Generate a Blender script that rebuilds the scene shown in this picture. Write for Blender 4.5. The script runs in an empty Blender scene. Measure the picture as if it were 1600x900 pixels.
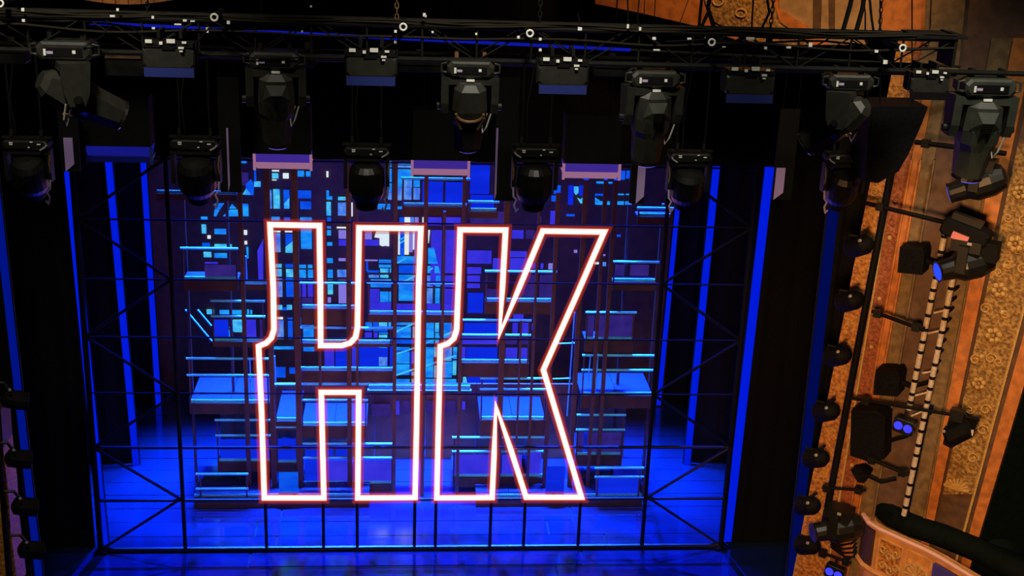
import bpy, math, random
from mathutils import Vector, Matrix, Euler
random.seed(7)
S = bpy.context.scene
COL = S.collection

# ------------------------------------------------------------------ camera
FPX = 2030.7                                   # focal length in pixels of a 1600 px wide frame
CAM = Vector((-0.246, -20.303, 11.834))
YAW, PITCH, ROLL = 0.0865, 0.3275, 0.0373
FWD = Vector((math.sin(YAW)*math.cos(PITCH), math.cos(YAW)*math.cos(PITCH), -math.sin(PITCH)))
_r = Vector((math.cos(YAW), -math.sin(YAW), 0)); _u = _r.cross(FWD)
RIGHT = math.cos(ROLL)*_r + math.sin(ROLL)*_u
UP = -math.sin(ROLL)*_r + math.cos(ROLL)*_u
cd = bpy.data.cameras.new('camera'); cam = bpy.data.objects.new('camera', cd); COL.objects.link(cam)
cd.sensor_width = 36; cd.lens = FPX/1600*36; cd.clip_end = 200
cam.matrix_world = Matrix(((RIGHT.x, UP.x, -FWD.x, CAM.x), (RIGHT.y, UP.y, -FWD.y, CAM.y),
                           (RIGHT.z, UP.z, -FWD.z, CAM.z), (0, 0, 0, 1)))
S.camera = cam

# ------------------------------------------------------------------ world, exposure
w = bpy.data.worlds.new('dark_house'); S.world = w; w.use_nodes = True
w.node_tree.nodes['Background'].inputs[0].default_value = (0.5, 0.45, 0.6, 1)
w.node_tree.nodes['Background'].inputs[1].default_value = 0.004
S.view_settings.view_transform = 'Standard'; S.view_settings.look = 'None'
S.view_settings.exposure = 0; S.view_settings.gamma = 1
S.view_settings.use_curve_mapping = False
S.cycles.use_denoising = True
S.cycles.max_bounces = 6; S.cycles.transparent_max_bounces = 12
S.cycles.sample_clamp_indirect = 4.0

# ------------------------------------------------------------------ large lights
def aim(o, p):
    o.rotation_euler = (Vector(p)-o.location).to_track_quat('-Z', 'Y').to_euler()
def spot(name, loc, tgt, energy, color, angle, blend=0.4, size=0.08):
    l = bpy.data.lights.new(name, 'SPOT'); l.energy = energy; l.color = color
    l.spot_size = math.radians(angle); l.spot_blend = blend; l.shadow_soft_size = size
    o = bpy.data.objects.new(name, l); COL.objects.link(o); o.location = loc; aim(o, tgt); return o
def area(name, loc, tgt, energy, color, sx, sy, spread=180):
    l = bpy.data.lights.new(name, 'AREA'); l.energy = energy; l.color = color; l.shape = 'RECTANGLE'
    l.size = sx; l.size_y = sy; l.spread = math.radians(spread)
    o = bpy.data.objects.new(name, l); COL.objects.link(o); o.location = loc; aim(o, tgt); return o
BLUE = (0.0, 0.022, 1.0)
for i, x in enumerate((-4.6, 0.0, 4.6)):
    spot('blue_backlight', (x, 5.4, 10.5), (x*0.45, -0.3, 0), 24000, BLUE, 56, 0.8, 0.04)
area('blue_top_wash', (0, 3.75, 9.8), (0, 2.5, 0), 4600, (.01, .10, 1), 9.5, 0.5, 34)
spot('blue_floor_front', (0, -0.4, 9.6), (0, -0.6, 0), 1500, BLUE, 75, 0.6, 0.1)
# dim warm fill added high over the lighting truss
for x in (-3.5, 0.8, 5.0):
    spot('truss_fill', (x, -11.5, 14.2), (x, -8.1, 9.8), 1500, (1.0, 0.93, 0.76), 46, 0.7, 0.5)
spot('amber_arch_fill', (3.4, -7.1, 12.6), (4.3, -4.2, 11.2), 620, (1.0, 0.55, 0.22), 86, 0.7, 0.3)  # unseen amber fill added to brighten the arch
# amber house light on the proscenium side wall
spot('amber_house_light', (1.5, -15.5, 9.0), (7.0, -6.2, 5.0), 4700, (1.0, 0.52, 0.20), 44, 0.6, 0.5)

# ------------------------------------------------------------------ pixels to points on real planes
def ray(px, py): return FWD + (px-800)/FPX*RIGHT - (py-450)/FPX*UP
def at(px, py, Y):
    d = ray(px, py); return CAM + d*((Y-CAM.y)/d.y)
def atz(px, py, Z):
    d = ray(px, py); return CAM + d*((Z-CAM.z)/d.z)
WP, WD = Vector((5.2, -4.7, 0)), Vector((0.80, -0.60, 0)).normalized()      # splayed house wall, right
WN = Vector((-WD.y, WD.x, 0)); WN = WN if WN.y < 0 else -WN                  # faces the audience
def aw(px, py, off=0.0):
    d = ray(px, py); return CAM + d*(((WP+WN*off)-CAM).dot(WN)/d.dot(WN))

# ------------------------------------------------------------------ materials
MATS = {}
def mat(name, base=(.5, .5, .5), rough=.5, metal=0.0, emit=None, estr=0.0, noise=0.0, nscale=8.0, bump=0.0, spec=.5, col2=None):
    m = bpy.data.materials.new(name); m.use_nodes = True; nt = m.node_tree; b = nt.nodes['Principled BSDF']
    b.inputs['Base Color'].default_value = (*base, 1); b.inputs['Roughness'].default_value = rough
    b.inputs['Metallic'].default_value = metal; b.inputs['Specular IOR Level'].default_value = spec
    if emit: b.inputs['Emission Color'].default_value = (*emit, 1); b.inputs['Emission Strength'].default_value = estr
    if noise or bump or col2:
        tc = nt.nodes.new('ShaderNodeTexCoord'); n = nt.nodes.new('ShaderNodeTexNoise'); n.inputs['Scale'].default_value = nscale
        n.inputs['Detail'].default_value = 6
        nt.links.new(tc.outputs['Object'], n.inputs['Vector'])
        if noise or col2:
            r = nt.nodes.new('ShaderNodeValToRGB'); c2 = col2 or tuple(c*(1-noise) for c in base)
            r.color_ramp.elements[0].color = (*c2, 1); r.color_ramp.elements[0].position = .38
            r.color_ramp.elements[1].color = (*base, 1); r.color_ramp.elements[1].position = .62
            nt.links.new(n.outputs['Fac'], r.inputs['Fac']); nt.links.new(r.outputs['Color'], b.inputs['Base Color'])
        if bump:
            bp = nt.nodes.new('ShaderNodeBump'); bp.inputs['Strength'].default_value = bump; bp.inputs['Distance'].default_value = .05
            nt.links.new(n.outputs['Fac'], bp.inputs['Height']); nt.links.new(bp.outputs['Normal'], b.inputs['Normal'])
    MATS[name] = m; return m
def emis(name, col, s=1.0, opacity=1.0, tex=None):
    m = bpy.data.materials.new(name); m.use_nodes = True; nt = m.node_tree; nt.nodes.remove(nt.nodes['Principled BSDF'])
    out = nt.nodes['Material Output']; e = nt.nodes.new('ShaderNodeEmission')
    e.inputs[0].default_value = (*col, 1); e.inputs[1].default_value = s
    if tex:                                   # flat screen picture: soft streaks between two colours
        tc = nt.nodes.new('ShaderNodeTexCoord'); mp = nt.nodes.new('ShaderNodeMapping'); n = nt.nodes.new('ShaderNodeTexNoise')
        mp.inputs['Scale'].default_value = tex[1]; mp.inputs['Rotation'].default_value = (0, math.radians(tex[2]), 0); n.inputs['Scale'].default_value = 1.0; n.inputs['Detail'].default_value = 3
        r = nt.nodes.new('ShaderNodeValToRGB'); r.color_ramp.elements[0].color = (*tex[0], 1); r.color_ramp.elements[1].color = (*col, 1)
        r.color_ramp.elements[0].position = .36; r.color_ramp.elements[1].position = .64
        nt.links.new(tc.outputs['Object'], mp.inputs[0]); nt.links.new(mp.outputs[0], n.inputs['Vector'])
        nt.links.new(n.outputs['Fac'], r.inputs[0]); nt.links.new(r.outputs[0], e.inputs[0])
    if opacity < 1:
        t = nt.nodes.new('ShaderNodeBsdfTransparent'); mx = nt.nodes.new('ShaderNodeMixShader'); mx.inputs[0].default_value = opacity
        nt.links.new(t.outputs[0], mx.inputs[1]); nt.links.new(e.outputs[0], mx.inputs[2]); nt.links.new(mx.outputs[0], out.inputs[0])
    else: nt.links.new(e.outputs[0], out.inputs[0])
    MATS[name] = m; return m
M = MATS
mat('velour', (.006, .006, .007), .95, spec=.1, noise=.4, nscale=30)
mat('black_metal', (.0085, .008, .006), .75, spec=.12, noise=.3, nscale=12)
mat('black_plastic', (.032, .032, .028), .42, noise=.3, nscale=9)
mat('soot', (.0025, .0025, .0025), .7, spec=.15, noise=.3, nscale=9)
mat('frame_paint', (.0035, .0035, .004), .7, spec=.15, noise=.3, nscale=20)
mat('frame_lit_gloss', (.012, .012, .014), .28, spec=.8)  # paler, glossier copy of the frame paint, imitates highlights on the lower pipes
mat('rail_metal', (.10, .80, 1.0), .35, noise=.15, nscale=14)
mat('deck_edge', (.06, .026, .015), .6, noise=.3, nscale=6)
mat('deck_top', (.014, .015, .06), .45, noise=.2, nscale=5)
mat('set_wall', (.17, .060, .026), .7, noise=.35, nscale=4, bump=.15)
mat('set_post', (.075, .032, .018), .55, noise=.3, nscale=8)
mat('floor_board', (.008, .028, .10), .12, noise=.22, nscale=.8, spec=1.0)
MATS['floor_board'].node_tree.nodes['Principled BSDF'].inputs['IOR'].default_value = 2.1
mat('floor_gap', (.004, .01, .02), .5)
mat('white_tape', (.80, .79, .74), .6, noise=.12, nscale=20)
mat('silver', (.62, .60, .56), .3, metal=.6)
mat('lens_glass', (.03, .03, .05), .08)
emis('neon_core', (1.0, .40, .27), 13.0)
emis('neon_halo', (1.0, .17, .09), 1.2, .45)
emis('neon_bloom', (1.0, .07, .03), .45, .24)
emis('lit_blue', (0.0, .010, .70), 1.0)
emis('lit_blue_dim', (0.0, .006, .22), 1.0)
emis('lit_blue_dark', (0.0, .003, .075), 1.0)
emis('pane_C', (.015, .36, 1.0), 1.0, tex=((.005, .14, .85), (2.2, 1, 5.5), 28))
emis('pane_T', (.10, .62, .86), 1.0, tex=((.02, .33, .95), (5, 1, 7), 40))
emis('pane_B', (.004, .10, .85), 1.0, tex=((.002, .06, .75), (2, 1, 4), 20))
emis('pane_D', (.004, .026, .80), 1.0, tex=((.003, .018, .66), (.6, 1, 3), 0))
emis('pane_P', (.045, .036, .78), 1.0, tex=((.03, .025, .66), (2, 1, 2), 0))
emis('pane_Q', (.22, .18, .72), 1.0)
emis('pane_L', (.12, .30, .82), 1.0, tex=((.03, .14, .80), (8, 1, 5), 60))
emis('pane_W', (.72, .82, .95), 1.0)
emis('pane_Y', (.80, .82, .70), 1.0)
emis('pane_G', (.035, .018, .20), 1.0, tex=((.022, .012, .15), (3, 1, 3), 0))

# ------------------------------------------------------------------ mesh building
class MB:
    def __init__(s): s.v = []; s.f = []
    def add(s, vs, fs):
        n = len(s.v); s.v += [tuple(p) for p in vs]; s.f += [tuple(i+n for i in f) for f in fs]; return s
    def hexa(s, p):      # p: 4 front points then the 4 points behind them
        return s.add(p, [(0, 1, 2, 3), (7, 6, 5, 4), (4, 5, 1, 0), (5, 6, 2, 1), (6, 7, 3, 2), (7, 4, 0, 3)])
    def box(s, c, d, R=None):
        c = Vector(c); h = [Vector((x*d[0]/2, y*d[1]/2, z*d[2]/2)) for y in (-1, 1) for x, z in ((-1, -1), (1, -1), (1, 1), (-1, 1))]
        return s.hexa([c + (R @ q if R else q) for q in h])
    def bev(s, c, d, b, R=None):   # box with chamfered vertical-edge outline (front view) and bevelled front
        c = Vector(c); X, Y, Z = d[0]/2, d[1]/2, d[2]/2
        def ring(y, k): return [Vector(q) for q in ((-X+b+k, y, -Z+k), (X-b-k, y, -Z+k), (X-k, y, -Z+b+k), (X-k, y, Z-b-k), (X-b-k, y, Z-k), (-X+b+k, y, Z-k), (-X+k, y, Z-b-k), (-X+k, y, -Z+b+k))]
        rs = [ring(-Y, b*.5), ring(-Y+b*.5, 0), ring(Y-b*.5, 0), ring(Y, b*.5)]
        return s.loft([[c + (R @ q if R else q) for q in r] for r in rs])
    def loft(s, rings, caps=True):
        n = len(rings[0]); vs = [p for r in rings for p in r]; fs = []
        for k in range(len(rings)-1):
            for i in range(n): fs.append((k*n+i, k*n+(i+1) % n, (k+1)*n+(i+1) % n, (k+1)*n+i))
        if caps: fs += [tuple(range(n))[::-1], tuple((len(rings)-1)*n+i for i in range(n))]
        return s.add(vs, fs)
    def cyl(s, a, b, r, r2=None, n=8, caps=True):
        a, b = Vector(a), Vector(b); z = (b-a).normalized(); x = z.orthogonal().normalized(); y = z.cross(x); r2 = r if r2 is None else r2
        return s.loft([[p + (x*math.cos(t)+y*math.sin(t))*q for t in [2*math.pi*i/n for i in range(n)]] for p, q in ((a, r), (b, r2))], caps)
    def lathe(s, o, axis, prof, n=16):   # prof: (distance along axis, radius)
        o, z = Vector(o), Vector(axis).normalized(); x = z.orthogonal().normalized(); y = z.cross(x)
        return s.loft([[o + z*d + (x*math.cos(t)+y*math.sin(t))*max(q, 1e-4) for t in [2*math.pi*i/n for i in range(n)]] for d, q in prof])
    def tube(s, pts, r, n=6, closed=False):
        pts = [Vector(p) for p in pts]; rings = []; m = len(pts); x = None
        for i, p in enumerate(pts):
            a = pts[(i-1) % m] if closed or i > 0 else p; b = pts[(i+1) % m] if closed or i < m-1 else p
            t = (b-a).normalized()
            x = (x - t*x.dot(t)).normalized() if x is not None and (x - t*x.dot(t)).length > 1e-4 else t.orthogonal().normalized()
            y = t.cross(x); rings.append([p + (x*math.cos(2*math.pi*k/n)+y*math.sin(2*math.pi*k/n))*r for k in range(n)])
        if closed: rings.append(rings[0]); return s.loft(rings, False)
        return s.loft(rings)
    def prism(s, pts, vec):
        pts = [Vector(p) for p in pts]; vec = Vector(vec); n = len(pts)
        return s.add(pts + [p+vec for p in pts], [tuple(range(n)), tuple(range(2*n-1, n-1, -1))] + [(i, i+n, (i+1) % n + n, (i+1) % n) for i in range(n)])
    def sphere(s, c, r, nu=10, nv=6, sc=(1, 1, 1)):
        c = Vector(c); rings = []
        for j in range(nv+1):
            t = math.pi*j/nv; rr = max(math.sin(t), 1e-3)
            rings.append([c + Vector((math.cos(2*math.pi*i/nu)*rr*r*sc[0], math.sin(2*math.pi*i/nu)*rr*r*sc[1], math.cos(t)*r*sc[2])) for i in range(nu)])
        return s.loft(rings)
    def build(s, name, m, parent=None, smooth=False, off=None):
        wld = parent is not None and parent.name in WSET
        if off is None and wld: off = world_off(parent)
        o3 = Vector(off) if off else Vector((0, 0, 0))
        me = bpy.data.meshes.new(name); me.from_pydata([(p[0]-o3.x, p[1]-o3.y, p[2]-o3.z) for p in s.v], [], s.f)
        me.materials.append(M[m] if isinstance(m, str) else m)
        if smooth:
            for p in me.polygons: p.use_smooth = True
        me.update(); o = bpy.data.objects.new(name, me); COL.objects.link(o)
        if parent: o.parent = parent
        if wld: WSET.add(o.name)
        return o
WSET = set()                                   # objects whose parts are given in world coordinates
def world_off(o):
    v = Vector((0, 0, 0))
    while o: v = v + o.location; o = o.parent
    return v
def tag(o, label=None, cat=None, group=None, kind=None):
    if label: o['label'] = label
    if cat: o['category'] = cat
    if group: o['group'] = group
    if kind: o['kind'] = kind
    return o
def thing(name, label, cat, loc=(0, 0, 0), group=None, rot=None, world=True, kind=None):
    o = bpy.data.objects.new(name, None); COL.objects.link(o); o.location = loc; o.empty_display_size = .1
    if rot: o.rotation_euler = rot
    if world: WSET.add(o.name)
    return tag(o, label, cat, group, kind)
def copy_tree(o, parent=None):
    c = o.copy(); COL.objects.link(c); c.parent = parent
    for ch in list(o.children): copy_tree(ch, c)
    return c

# ================================================================== THE STAGE
# floor of long boards that run across the stage
fl = thing('floor', 'dark glossy stage floor of long boards washed in blue light', None, (0, 0, 0), kind='structure')
MB().box((0, 1.0, -.045), (26, 16, .05)).build('subfloor', 'floor_gap', fl)
yy = -2.6; k = 0
while yy < 7.3:
    w_ = .52
    for (xa, xb) in ((-8.0, -2.9+.4*(k % 2)), (-2.88+.4*(k % 2), 2.4+.5*(k % 3)), (2.42+.5*(k % 3), 8.0)):
        dz = random.uniform(-.004, .004)
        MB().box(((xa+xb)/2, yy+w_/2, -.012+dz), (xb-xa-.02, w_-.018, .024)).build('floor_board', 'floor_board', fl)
    yy += w_; k += 1
# black drapes: side legs and overhead border
LEG_Y = (-3.45, 0.12, 3.37, 6.25, 7.6); LX = 5.6
side = {-1: 'left', 1: 'right'}; depth = ('nearest the audience', 'level with the neon sign', 'second from the back', 'at the back', 'behind the set')
for s in (-1, 1):
    for i, Y in enumerate(LEG_Y):
        x0 = LX if i < 4 else 5.05
        o = MB(); n = 26 if i == 1 else 14; pts = []
        wid = 1.05 if i == 0 else 3.2
        for k in range(n+1): pts.append((s*(x0+wid*k/n), Y+.06+.025*math.sin(k*2.4)))
        rings = [[Vector((x, y, z)) for x, y in pts] + [Vector((x, y+.02, z)) for x, y in pts[::-1]] for z in (0.0, 10.5)]
        o.loft(rings); ob = o.build('masking_curtain', 'velour', None)
        tag(ob, f'black velour masking curtain on the {side[s]} of the stage, {depth[i]}', 'curtain', 'black side masking legs')
b = MB(); pts = [(-9+18*k/60, .05+.03*math.sin(k*2.2)) for k in range(61)]
b.loft([[Vector((x, -1.2+y, z)) for x, y in pts] + [Vector((x, -1.17+y, z)) for x, y in pts[::-1]] for z in (at(640, 252, -1.2).z, 12.5)])
tag(b.build('border_cloth', 'velour'), 'wide black border cloth hanging behind the lighting rig', 'curtain')
# blue-lit edges of the legs, their light put into glowing strips
def strip(xy0, xy1, Y, width, m, label):
    a, c = at(*xy0, Y), at(*xy1, Y); r = thing('lit_edge', label, 'lit edge', (c.x, Y, c.z), 'blue-lit edges of the side legs')
    h = width/2
    MB().hexa([Vector((c.x-h, Y-.01, c.z)), Vector((c.x+h, Y-.01, c.z)), Vector((a.x+h, Y-.01, a.z)), Vector((a.x-h, Y-.01, a.z)),
               Vector((c.x-h, Y+.01, c.z)), Vector((c.x+h, Y+.01, c.z)), Vector((a.x+h, Y+.01, a.z)), Vector((a.x-h, Y+.01, a.z))]).build('glow_face', m, r)
    MB().hexa([Vector((c.x-h-.015, Y+.012, c.z)), Vector((c.x+h+.015, Y+.012, c.z)), Vector((a.x+h+.015, Y+.012, a.z)), Vector((a.x-h-.015, Y+.012, a.z)),
               Vector((c.x-h-.015, Y+.05, c.z)), Vector((c.x+h+.015, Y+.05, c.z)), Vector((a.x+h+.015, Y+.05, a.z)), Vector((a.x-h-.015, Y+.05, a.z))]).build('glow_backing', 'frame_paint', r)
strip((-12, 250), (64, 930), -3.45, .10, 'lit_blue_dim', 'dim blue-lit strip at the far left edge of the stage opening')
strip((104, 235), (163, 850), .08, .135, 'lit_blue', 'bright blue-lit strip just inside the left post of the pipe frame')
strip((166, 215), (213, 728), 3.33, .125, 'lit_blue', 'blue-lit strip on the left, second inward from the pipe frame post')
strip((222, 225), (248, 640), 6.2, .115, 'lit_blue', 'short blue-lit strip on the left, third inward from the frame post')
strip((1312, 240), (1234, 930), -3.45, .15, 'lit_blue_dark', 'very dim blue-lit strip at the far right edge of the stage')
strip((1205, 240), (1136, 846), .08, .15, 'lit_blue', 'bright blue-lit strip just inside the right post of the pipe frame')
strip((1124, 215), (1073, 728), 3.33, .135, 'lit_blue', 'blue-lit strip on the right, second inward from the pipe frame post')
strip((1062, 290), (1029, 633), 6.2, .10, 'lit_blue', 'short blue-lit strip on the right, third inward from the frame post')
strip((260, 300), (277, 566), 7.56, .06, 'lit_blue', 'thin blue-lit strip at far left beside the stacked balconies')
strip((275, 312), (282, 400), 7.58, .04, 'lit_blue_dim', 'thinnest dim blue-lit strip left of the stacked balconies')

# ------------------------------------------------------------------ pipe frame and neon letters
FX = 5.46; IX = 4.02
fr = thing('sign_scaffold', 'black pipe frame with zigzag braces that carries the neon letters', 'scaffold', (0, 0, 0))
def pipe(r, a, c, rad=.035, m='frame_paint', name='pipe'): MB().cyl(a, c, rad, n=8).build(name, m, r)
ZT = 8.6
for s in (-1, 1):
    pipe(fr, (s*FX, 0, 0), (s*FX, 0, ZT), .05, name='post'); pipe(fr, (s*IX, 0, 0), (s*IX, 0, ZT), .035, name='post')
    for z in range(0, 8):
        zz = max(z, .05); a, c = (s*FX, zz), (s*IX, zz+1)
        if z % 2 == 1: a, c = (s*IX, zz), (s*FX, zz+1)
        pipe(fr, (a[0], 0, a[1]), (c[0], 0, c[1]), .026, name='brace', m='frame_lit_gloss' if z < 2 else 'frame_paint')
for z in range(0, 9):
    pipe(fr, (-FX, 0, max(z, .05)), (FX, 0, max(z, .05)), .045 if z == 0 else (.030 if z < 3 else .016), name='crossbar', m='frame_lit_gloss' if z < 3 else 'frame_paint')
for px in (415, 505, 558, 648, 681, 767, 820, 906):
    p = at(px, 800, 0); pipe(fr, (p.x, 0, .05), (p.x, 0, 1.06), .028, name='sign_leg')
for s in (-1, 1):
    for dx in (-.5, .5):
        MB().box((s*FX, 0, .03), (.22, .22, .03)).build('foot_plate', 'frame_paint', fr) if dx > 0 else None
def letter(label, outline):
    YS = -.09; pts = [at(x, y, YS) for x, y in outline]; c = sum(pts, Vector())/len(pts)
    r = thing('neon_letter', label, 'neon sign', (c.x, YS, min(p.z for p in pts)), 'neon letters on the pipe frame')
    n = len(pts)
    # one closed bent tube: core with glowing shells that imitate its halo
    for nm, rad, m, seg in (('glow_core', .041, 'neon_core', 8), ('halo', .060, 'neon_halo', 10), ('outer_halo', .10, 'neon_bloom', 10)):
        mb = MB(); rings = []
        for i in range(n):                     # mitred corners in the plane of the letter
            a, p, d = pts[i-1], pts[i], pts[(i+1) % n]; t0 = (p-a).normalized(); t1 = (d-p).normalized()
            n0 = Vector((-t0.z, 0, t0.x)); n1 = Vector((-t1.z, 0, t1.x)); bi = (n0+n1); bi = bi.normalized() if bi.length > .1 else n0
            k = min(1/max(bi.dot(n0), .3), 2.6)
            rings.append([p + bi*(k*rad*math.cos(2*math.pi*j/seg)) + Vector((0, rad*math.sin(2*math.pi*j/seg), 0)) for j in range(seg)])
        mb.loft(rings+[rings[0]], False)
        mb.build(nm, m, r, smooth=True)
    for i in range(n):
        a, d = pts[i], pts[(i+1) % n]
        if (d-a).length > .6:
            k = max(1, int((d-a).length/1.2))
            for j in range(k):
                p = a + (d-a)*((j+.5)/k); MB().box((p.x, YS+.075, p.z), (.05, .05, .05)).build('standoff', 'frame_paint', r)
letter('glowing pink-white neon outline of the letter H', [(422, 351), (499, 352.5), (500.5, 450), (501, 540), (534, 540), (547, 536), (555.5, 527), (558.5, 512), (559.5, 450), (561, 356), (657.5, 357),
    (654, 450), (651, 660), (648.5, 777.5), (559, 778), (560.5, 613), (502, 613), (506, 778), (413, 778), (409, 650), (404, 541), (416, 536), (424, 528), (428, 515), (427, 450)])
letter('glowing pink-white neon outline of the letter K', [(719, 359), (790, 359.5), (785, 450), (781, 521), (812, 448), (848, 361), (944, 362.5), (898, 468), (849, 578), (879, 678), (908.5, 777), (822, 777),
    (798, 702), (775, 635), (772, 710), (769, 777.5), (682.5, 778), (685, 660), (688, 541), (700, 537), (709, 529), (713.5, 515), (716, 450)])

# ================================================================== THE SET BEHIND THE SIGN
YB, YD, YW = 7.0, 2.2, 3.62
def quad(x0, y0, x1, y1, Y): return [at(x0, y1, Y), at(x1, y1, Y), at(x1, y0, Y), at(x0, y0, Y)]
def rectbox(mb, x0, y0, x1, y1, Y, t=.03):      # upright rectangle on the plane Y that covers these pixels
    a, c = at((x0+x1)/2, y0, Y), at((x0+x1)/2, y1, Y); l, r = at(x0, (y0+y1)/2, Y), at(x1, (y0+y1)/2, Y)
    return mb.box(((l.x+r.x)/2, Y+t/2, (a.z+c.z)/2), (abs(r.x-l.x), t, abs(a.z-c.z)))
tag(MB().box((0, YB+.09, 4.5), (13, .1, 9)).build('wall_back', 'set_wall'), 'dark back wall behind the stacked balconies and windows', kind='structure')
lw = thing('set_wall_low', 'low dark plum wall standing behind the lowest balconies', 'set wall', (at(640, 728, YW).x, YW, 0))
l, r_ = at(345, 700, YW).x, at(975, 700, YW).x; zt = at(640, 600, YW).z
npan = 8
for i in range(npan):
    xa, xb = l+(r_-l)*i/npan, l+(r_-l)*(i+1)/npan
    MB().box(((xa+xb)/2, YW+.04, zt/2), (xb-xa-.012, .06, zt)).build('wall_panel', 'set_wall', lw)

for q in ((580, 632, 610, 650, 'G'), (618, 627, 624, 648, 'P'), (665, 627, 680, 645, 'G'), (692, 627, 712, 645, 'G'), (722, 628, 727, 640, 'P'), (628, 627, 640, 645, 'G')):
    rectbox(MB(), *q[:4], YW-.03, .02).build('pane', 'pane_'+q[4], lw)
def flat(name, label, panes, t=.03, Y=YB):
    c = at((panes[0][0]+panes[0][2])/2, panes[0][3], Y)
    r = thing(name, label, 'screen' if 'screen' in name else 'window flat', (c.x, Y, 0))
    for q in panes:
        if len(q) == 5: rectbox(MB(), *q[:4], Y+random.uniform(-.01, .02), t).build('pane', 'pane_'+q[4], r)
        else: MB().prism([at(x, y, Y-(.05 if len(q) > 2 else 0)) for x, y in q[0]], (0, t, 0)).build('pane', 'pane_'+q[1], r)
    return r
flat('window_flat', 'dark scenery flat with small cyan windows, far left top', [(376, 251, 385, 255, 'C'), (360, 286, 368, 291, 'C'), (377, 270, 388, 290, 'G'), ([(384, 288), (392, 280), (397, 290), (396, 305), (384, 305)], 'B'),
    (397, 284, 407, 292, 'T'), (397, 262, 400, 284, 'B'), ([(336, 318), (350, 318), (344, 327), (336, 327)], 'C'), ([(335, 328), (343, 328), (338, 338), (334, 338)], 'C'), ([(359, 328), (371, 328), (372, 338), (348, 338)], 'C'), ([(362, 319), (369, 326), (358, 326)], 'C'),
    (379, 319, 388, 338, 'C'), ([(380, 302), (385, 294), (392, 304), (379, 304)], 'T'), (314, 339, 324, 343, 'C')])
flat('window_flat', 'scenery flat with teal windows above the upper left balcony', [(315, 351, 322, 365, 'T'), (335, 358, 355, 366, 'C'), (316, 380, 328, 388, 'B'), (335, 382, 362, 390, 'T'),
    (318, 394, 330, 402, 'T'), (335, 396, 358, 403, 'C'), (324, 368, 329, 373, 'W'), (381, 360, 386, 367, 'W'), (382, 377, 386, 382, 'W'), (385, 386, 388, 404, 'C'), ([(402, 392), (411, 374), (411, 441), (404, 441)], 'P'), (320, 410, 340, 412, 'P')])
flat('window_flat', 'scenery flat with cyan windows behind the left middle balcony', [(323, 484, 334, 491, 'T'), (343, 485, 377, 491, 'C'), ([(358, 512), (364, 500), (378, 500), (378, 519), (366, 519)], 'T'), (334, 500, 357, 533, 'D'),
    ([(356, 514), (362, 522), (358, 527)], 'C'), (382, 500, 400, 533, 'P'), (386, 484, 389, 491, 'C'), (391, 485, 394, 491, 'C'), (387, 501, 394, 514, 'C'), (388, 530, 392, 533, 'W'), (406, 500, 410, 533, 'G')])
flat('window_flat', 'tall scenery flat of paired windows inside the left bar of letter H', [(425, 266, 436, 268, 'W'), (425, 271, 435, 279, 'T'), (425, 281, 432, 282, 'W'), (442, 271, 451, 279, 'W'), (464, 267, 475, 276, 'C'), (478, 268, 485, 276, 'C'),
    (422, 297, 424.5, 326, 'L'), (427, 296, 437, 326, 'T'), (443, 297, 452, 326, 'B'), ([(444, 318), (452, 309), (452, 326), (444, 326)], 'T'), (465, 298, 486, 310, 'B'), (469, 315, 486, 327, 'B'),
    (424, 339, 437, 347, 'C'), (444, 340, 453, 346, 'B'), (469, 340, 487, 347, 'C'), (427, 361, 438, 363, 'W'), (428, 365, 438, 394, 'L'), (445, 361, 457, 363, 'W'), (446, 366, 457, 384, 'B'), ([(446, 386), (457, 377), (457, 395), (446, 395)], 'T'), (470, 353, 487, 389, 'C'),
    (430, 413, 440, 418, 'T'), (430, 421, 440, 432, 'T'), (446, 413, 459, 418, 'B'), (447, 421, 459, 433, 'T'), (467, 414, 478, 419, 'C'), (481, 414, 488, 419, 'C'), (467, 422, 478, 434, 'C'), (481, 422, 489, 434, 'C'),
    (431, 436, 441, 464, 'L'), (447, 435, 460, 464, 'B'), (467, 437, 478, 464, 'P'), (481, 437, 489, 464, 'P'), (432, 477, 441, 484, 'T'), (448, 477, 456, 484, 'T'), (441, 481, 448, 485, 'B'),
    (432, 496, 442, 499, 'W'), (432, 501, 443, 530, 'L'), (449, 497, 457, 499, 'B'), (450, 502, 457, 530, 'B'), (470, 497, 490, 511, 'C'), (474, 514, 490, 534, 'C'), (428, 542, 459, 546, 'C'), (474, 543, 491, 549, 'C'), (469, 466, 489, 478, 'G')])
flat('window_flat', 'scenery flat with narrow windows between the bars of letter H', [(510, 268, 513, 277, 'W'), (510, 298, 514, 312, 'C'), (514, 307, 519, 312, 'C'), (528, 308, 540, 313, 'T'), (510, 316, 517, 337, 'T'), (528, 317, 541, 337, 'L'), (549, 317, 551, 338, 'W'), (511, 340, 517, 347, 'B'),
    (511, 354, 517, 357, 'L'), (511, 360, 517, 368, 'C'), (511, 379, 519, 384, 'C'), (526, 355, 541, 357, 'W'), (529, 360, 541, 373, 'Q'), (529, 375, 541, 384, 'P'), (511, 404, 520, 411, 'C'), (529, 404, 540, 408, 'Q'), (512, 422, 520, 434, 'C'), (527, 422, 541, 433, 'L'), (512, 438, 520, 460, 'T'), (529, 438, 541, 474, 'Q'), (512, 465, 517, 473, 'Q'),
    (507, 543, 522, 577, 'P'), (524, 543, 543, 577, 'D'), (431, 574, 446, 590, 'B'), (452, 575, 462, 584, 'B'), (473, 575, 492, 582, 'B')])
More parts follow.
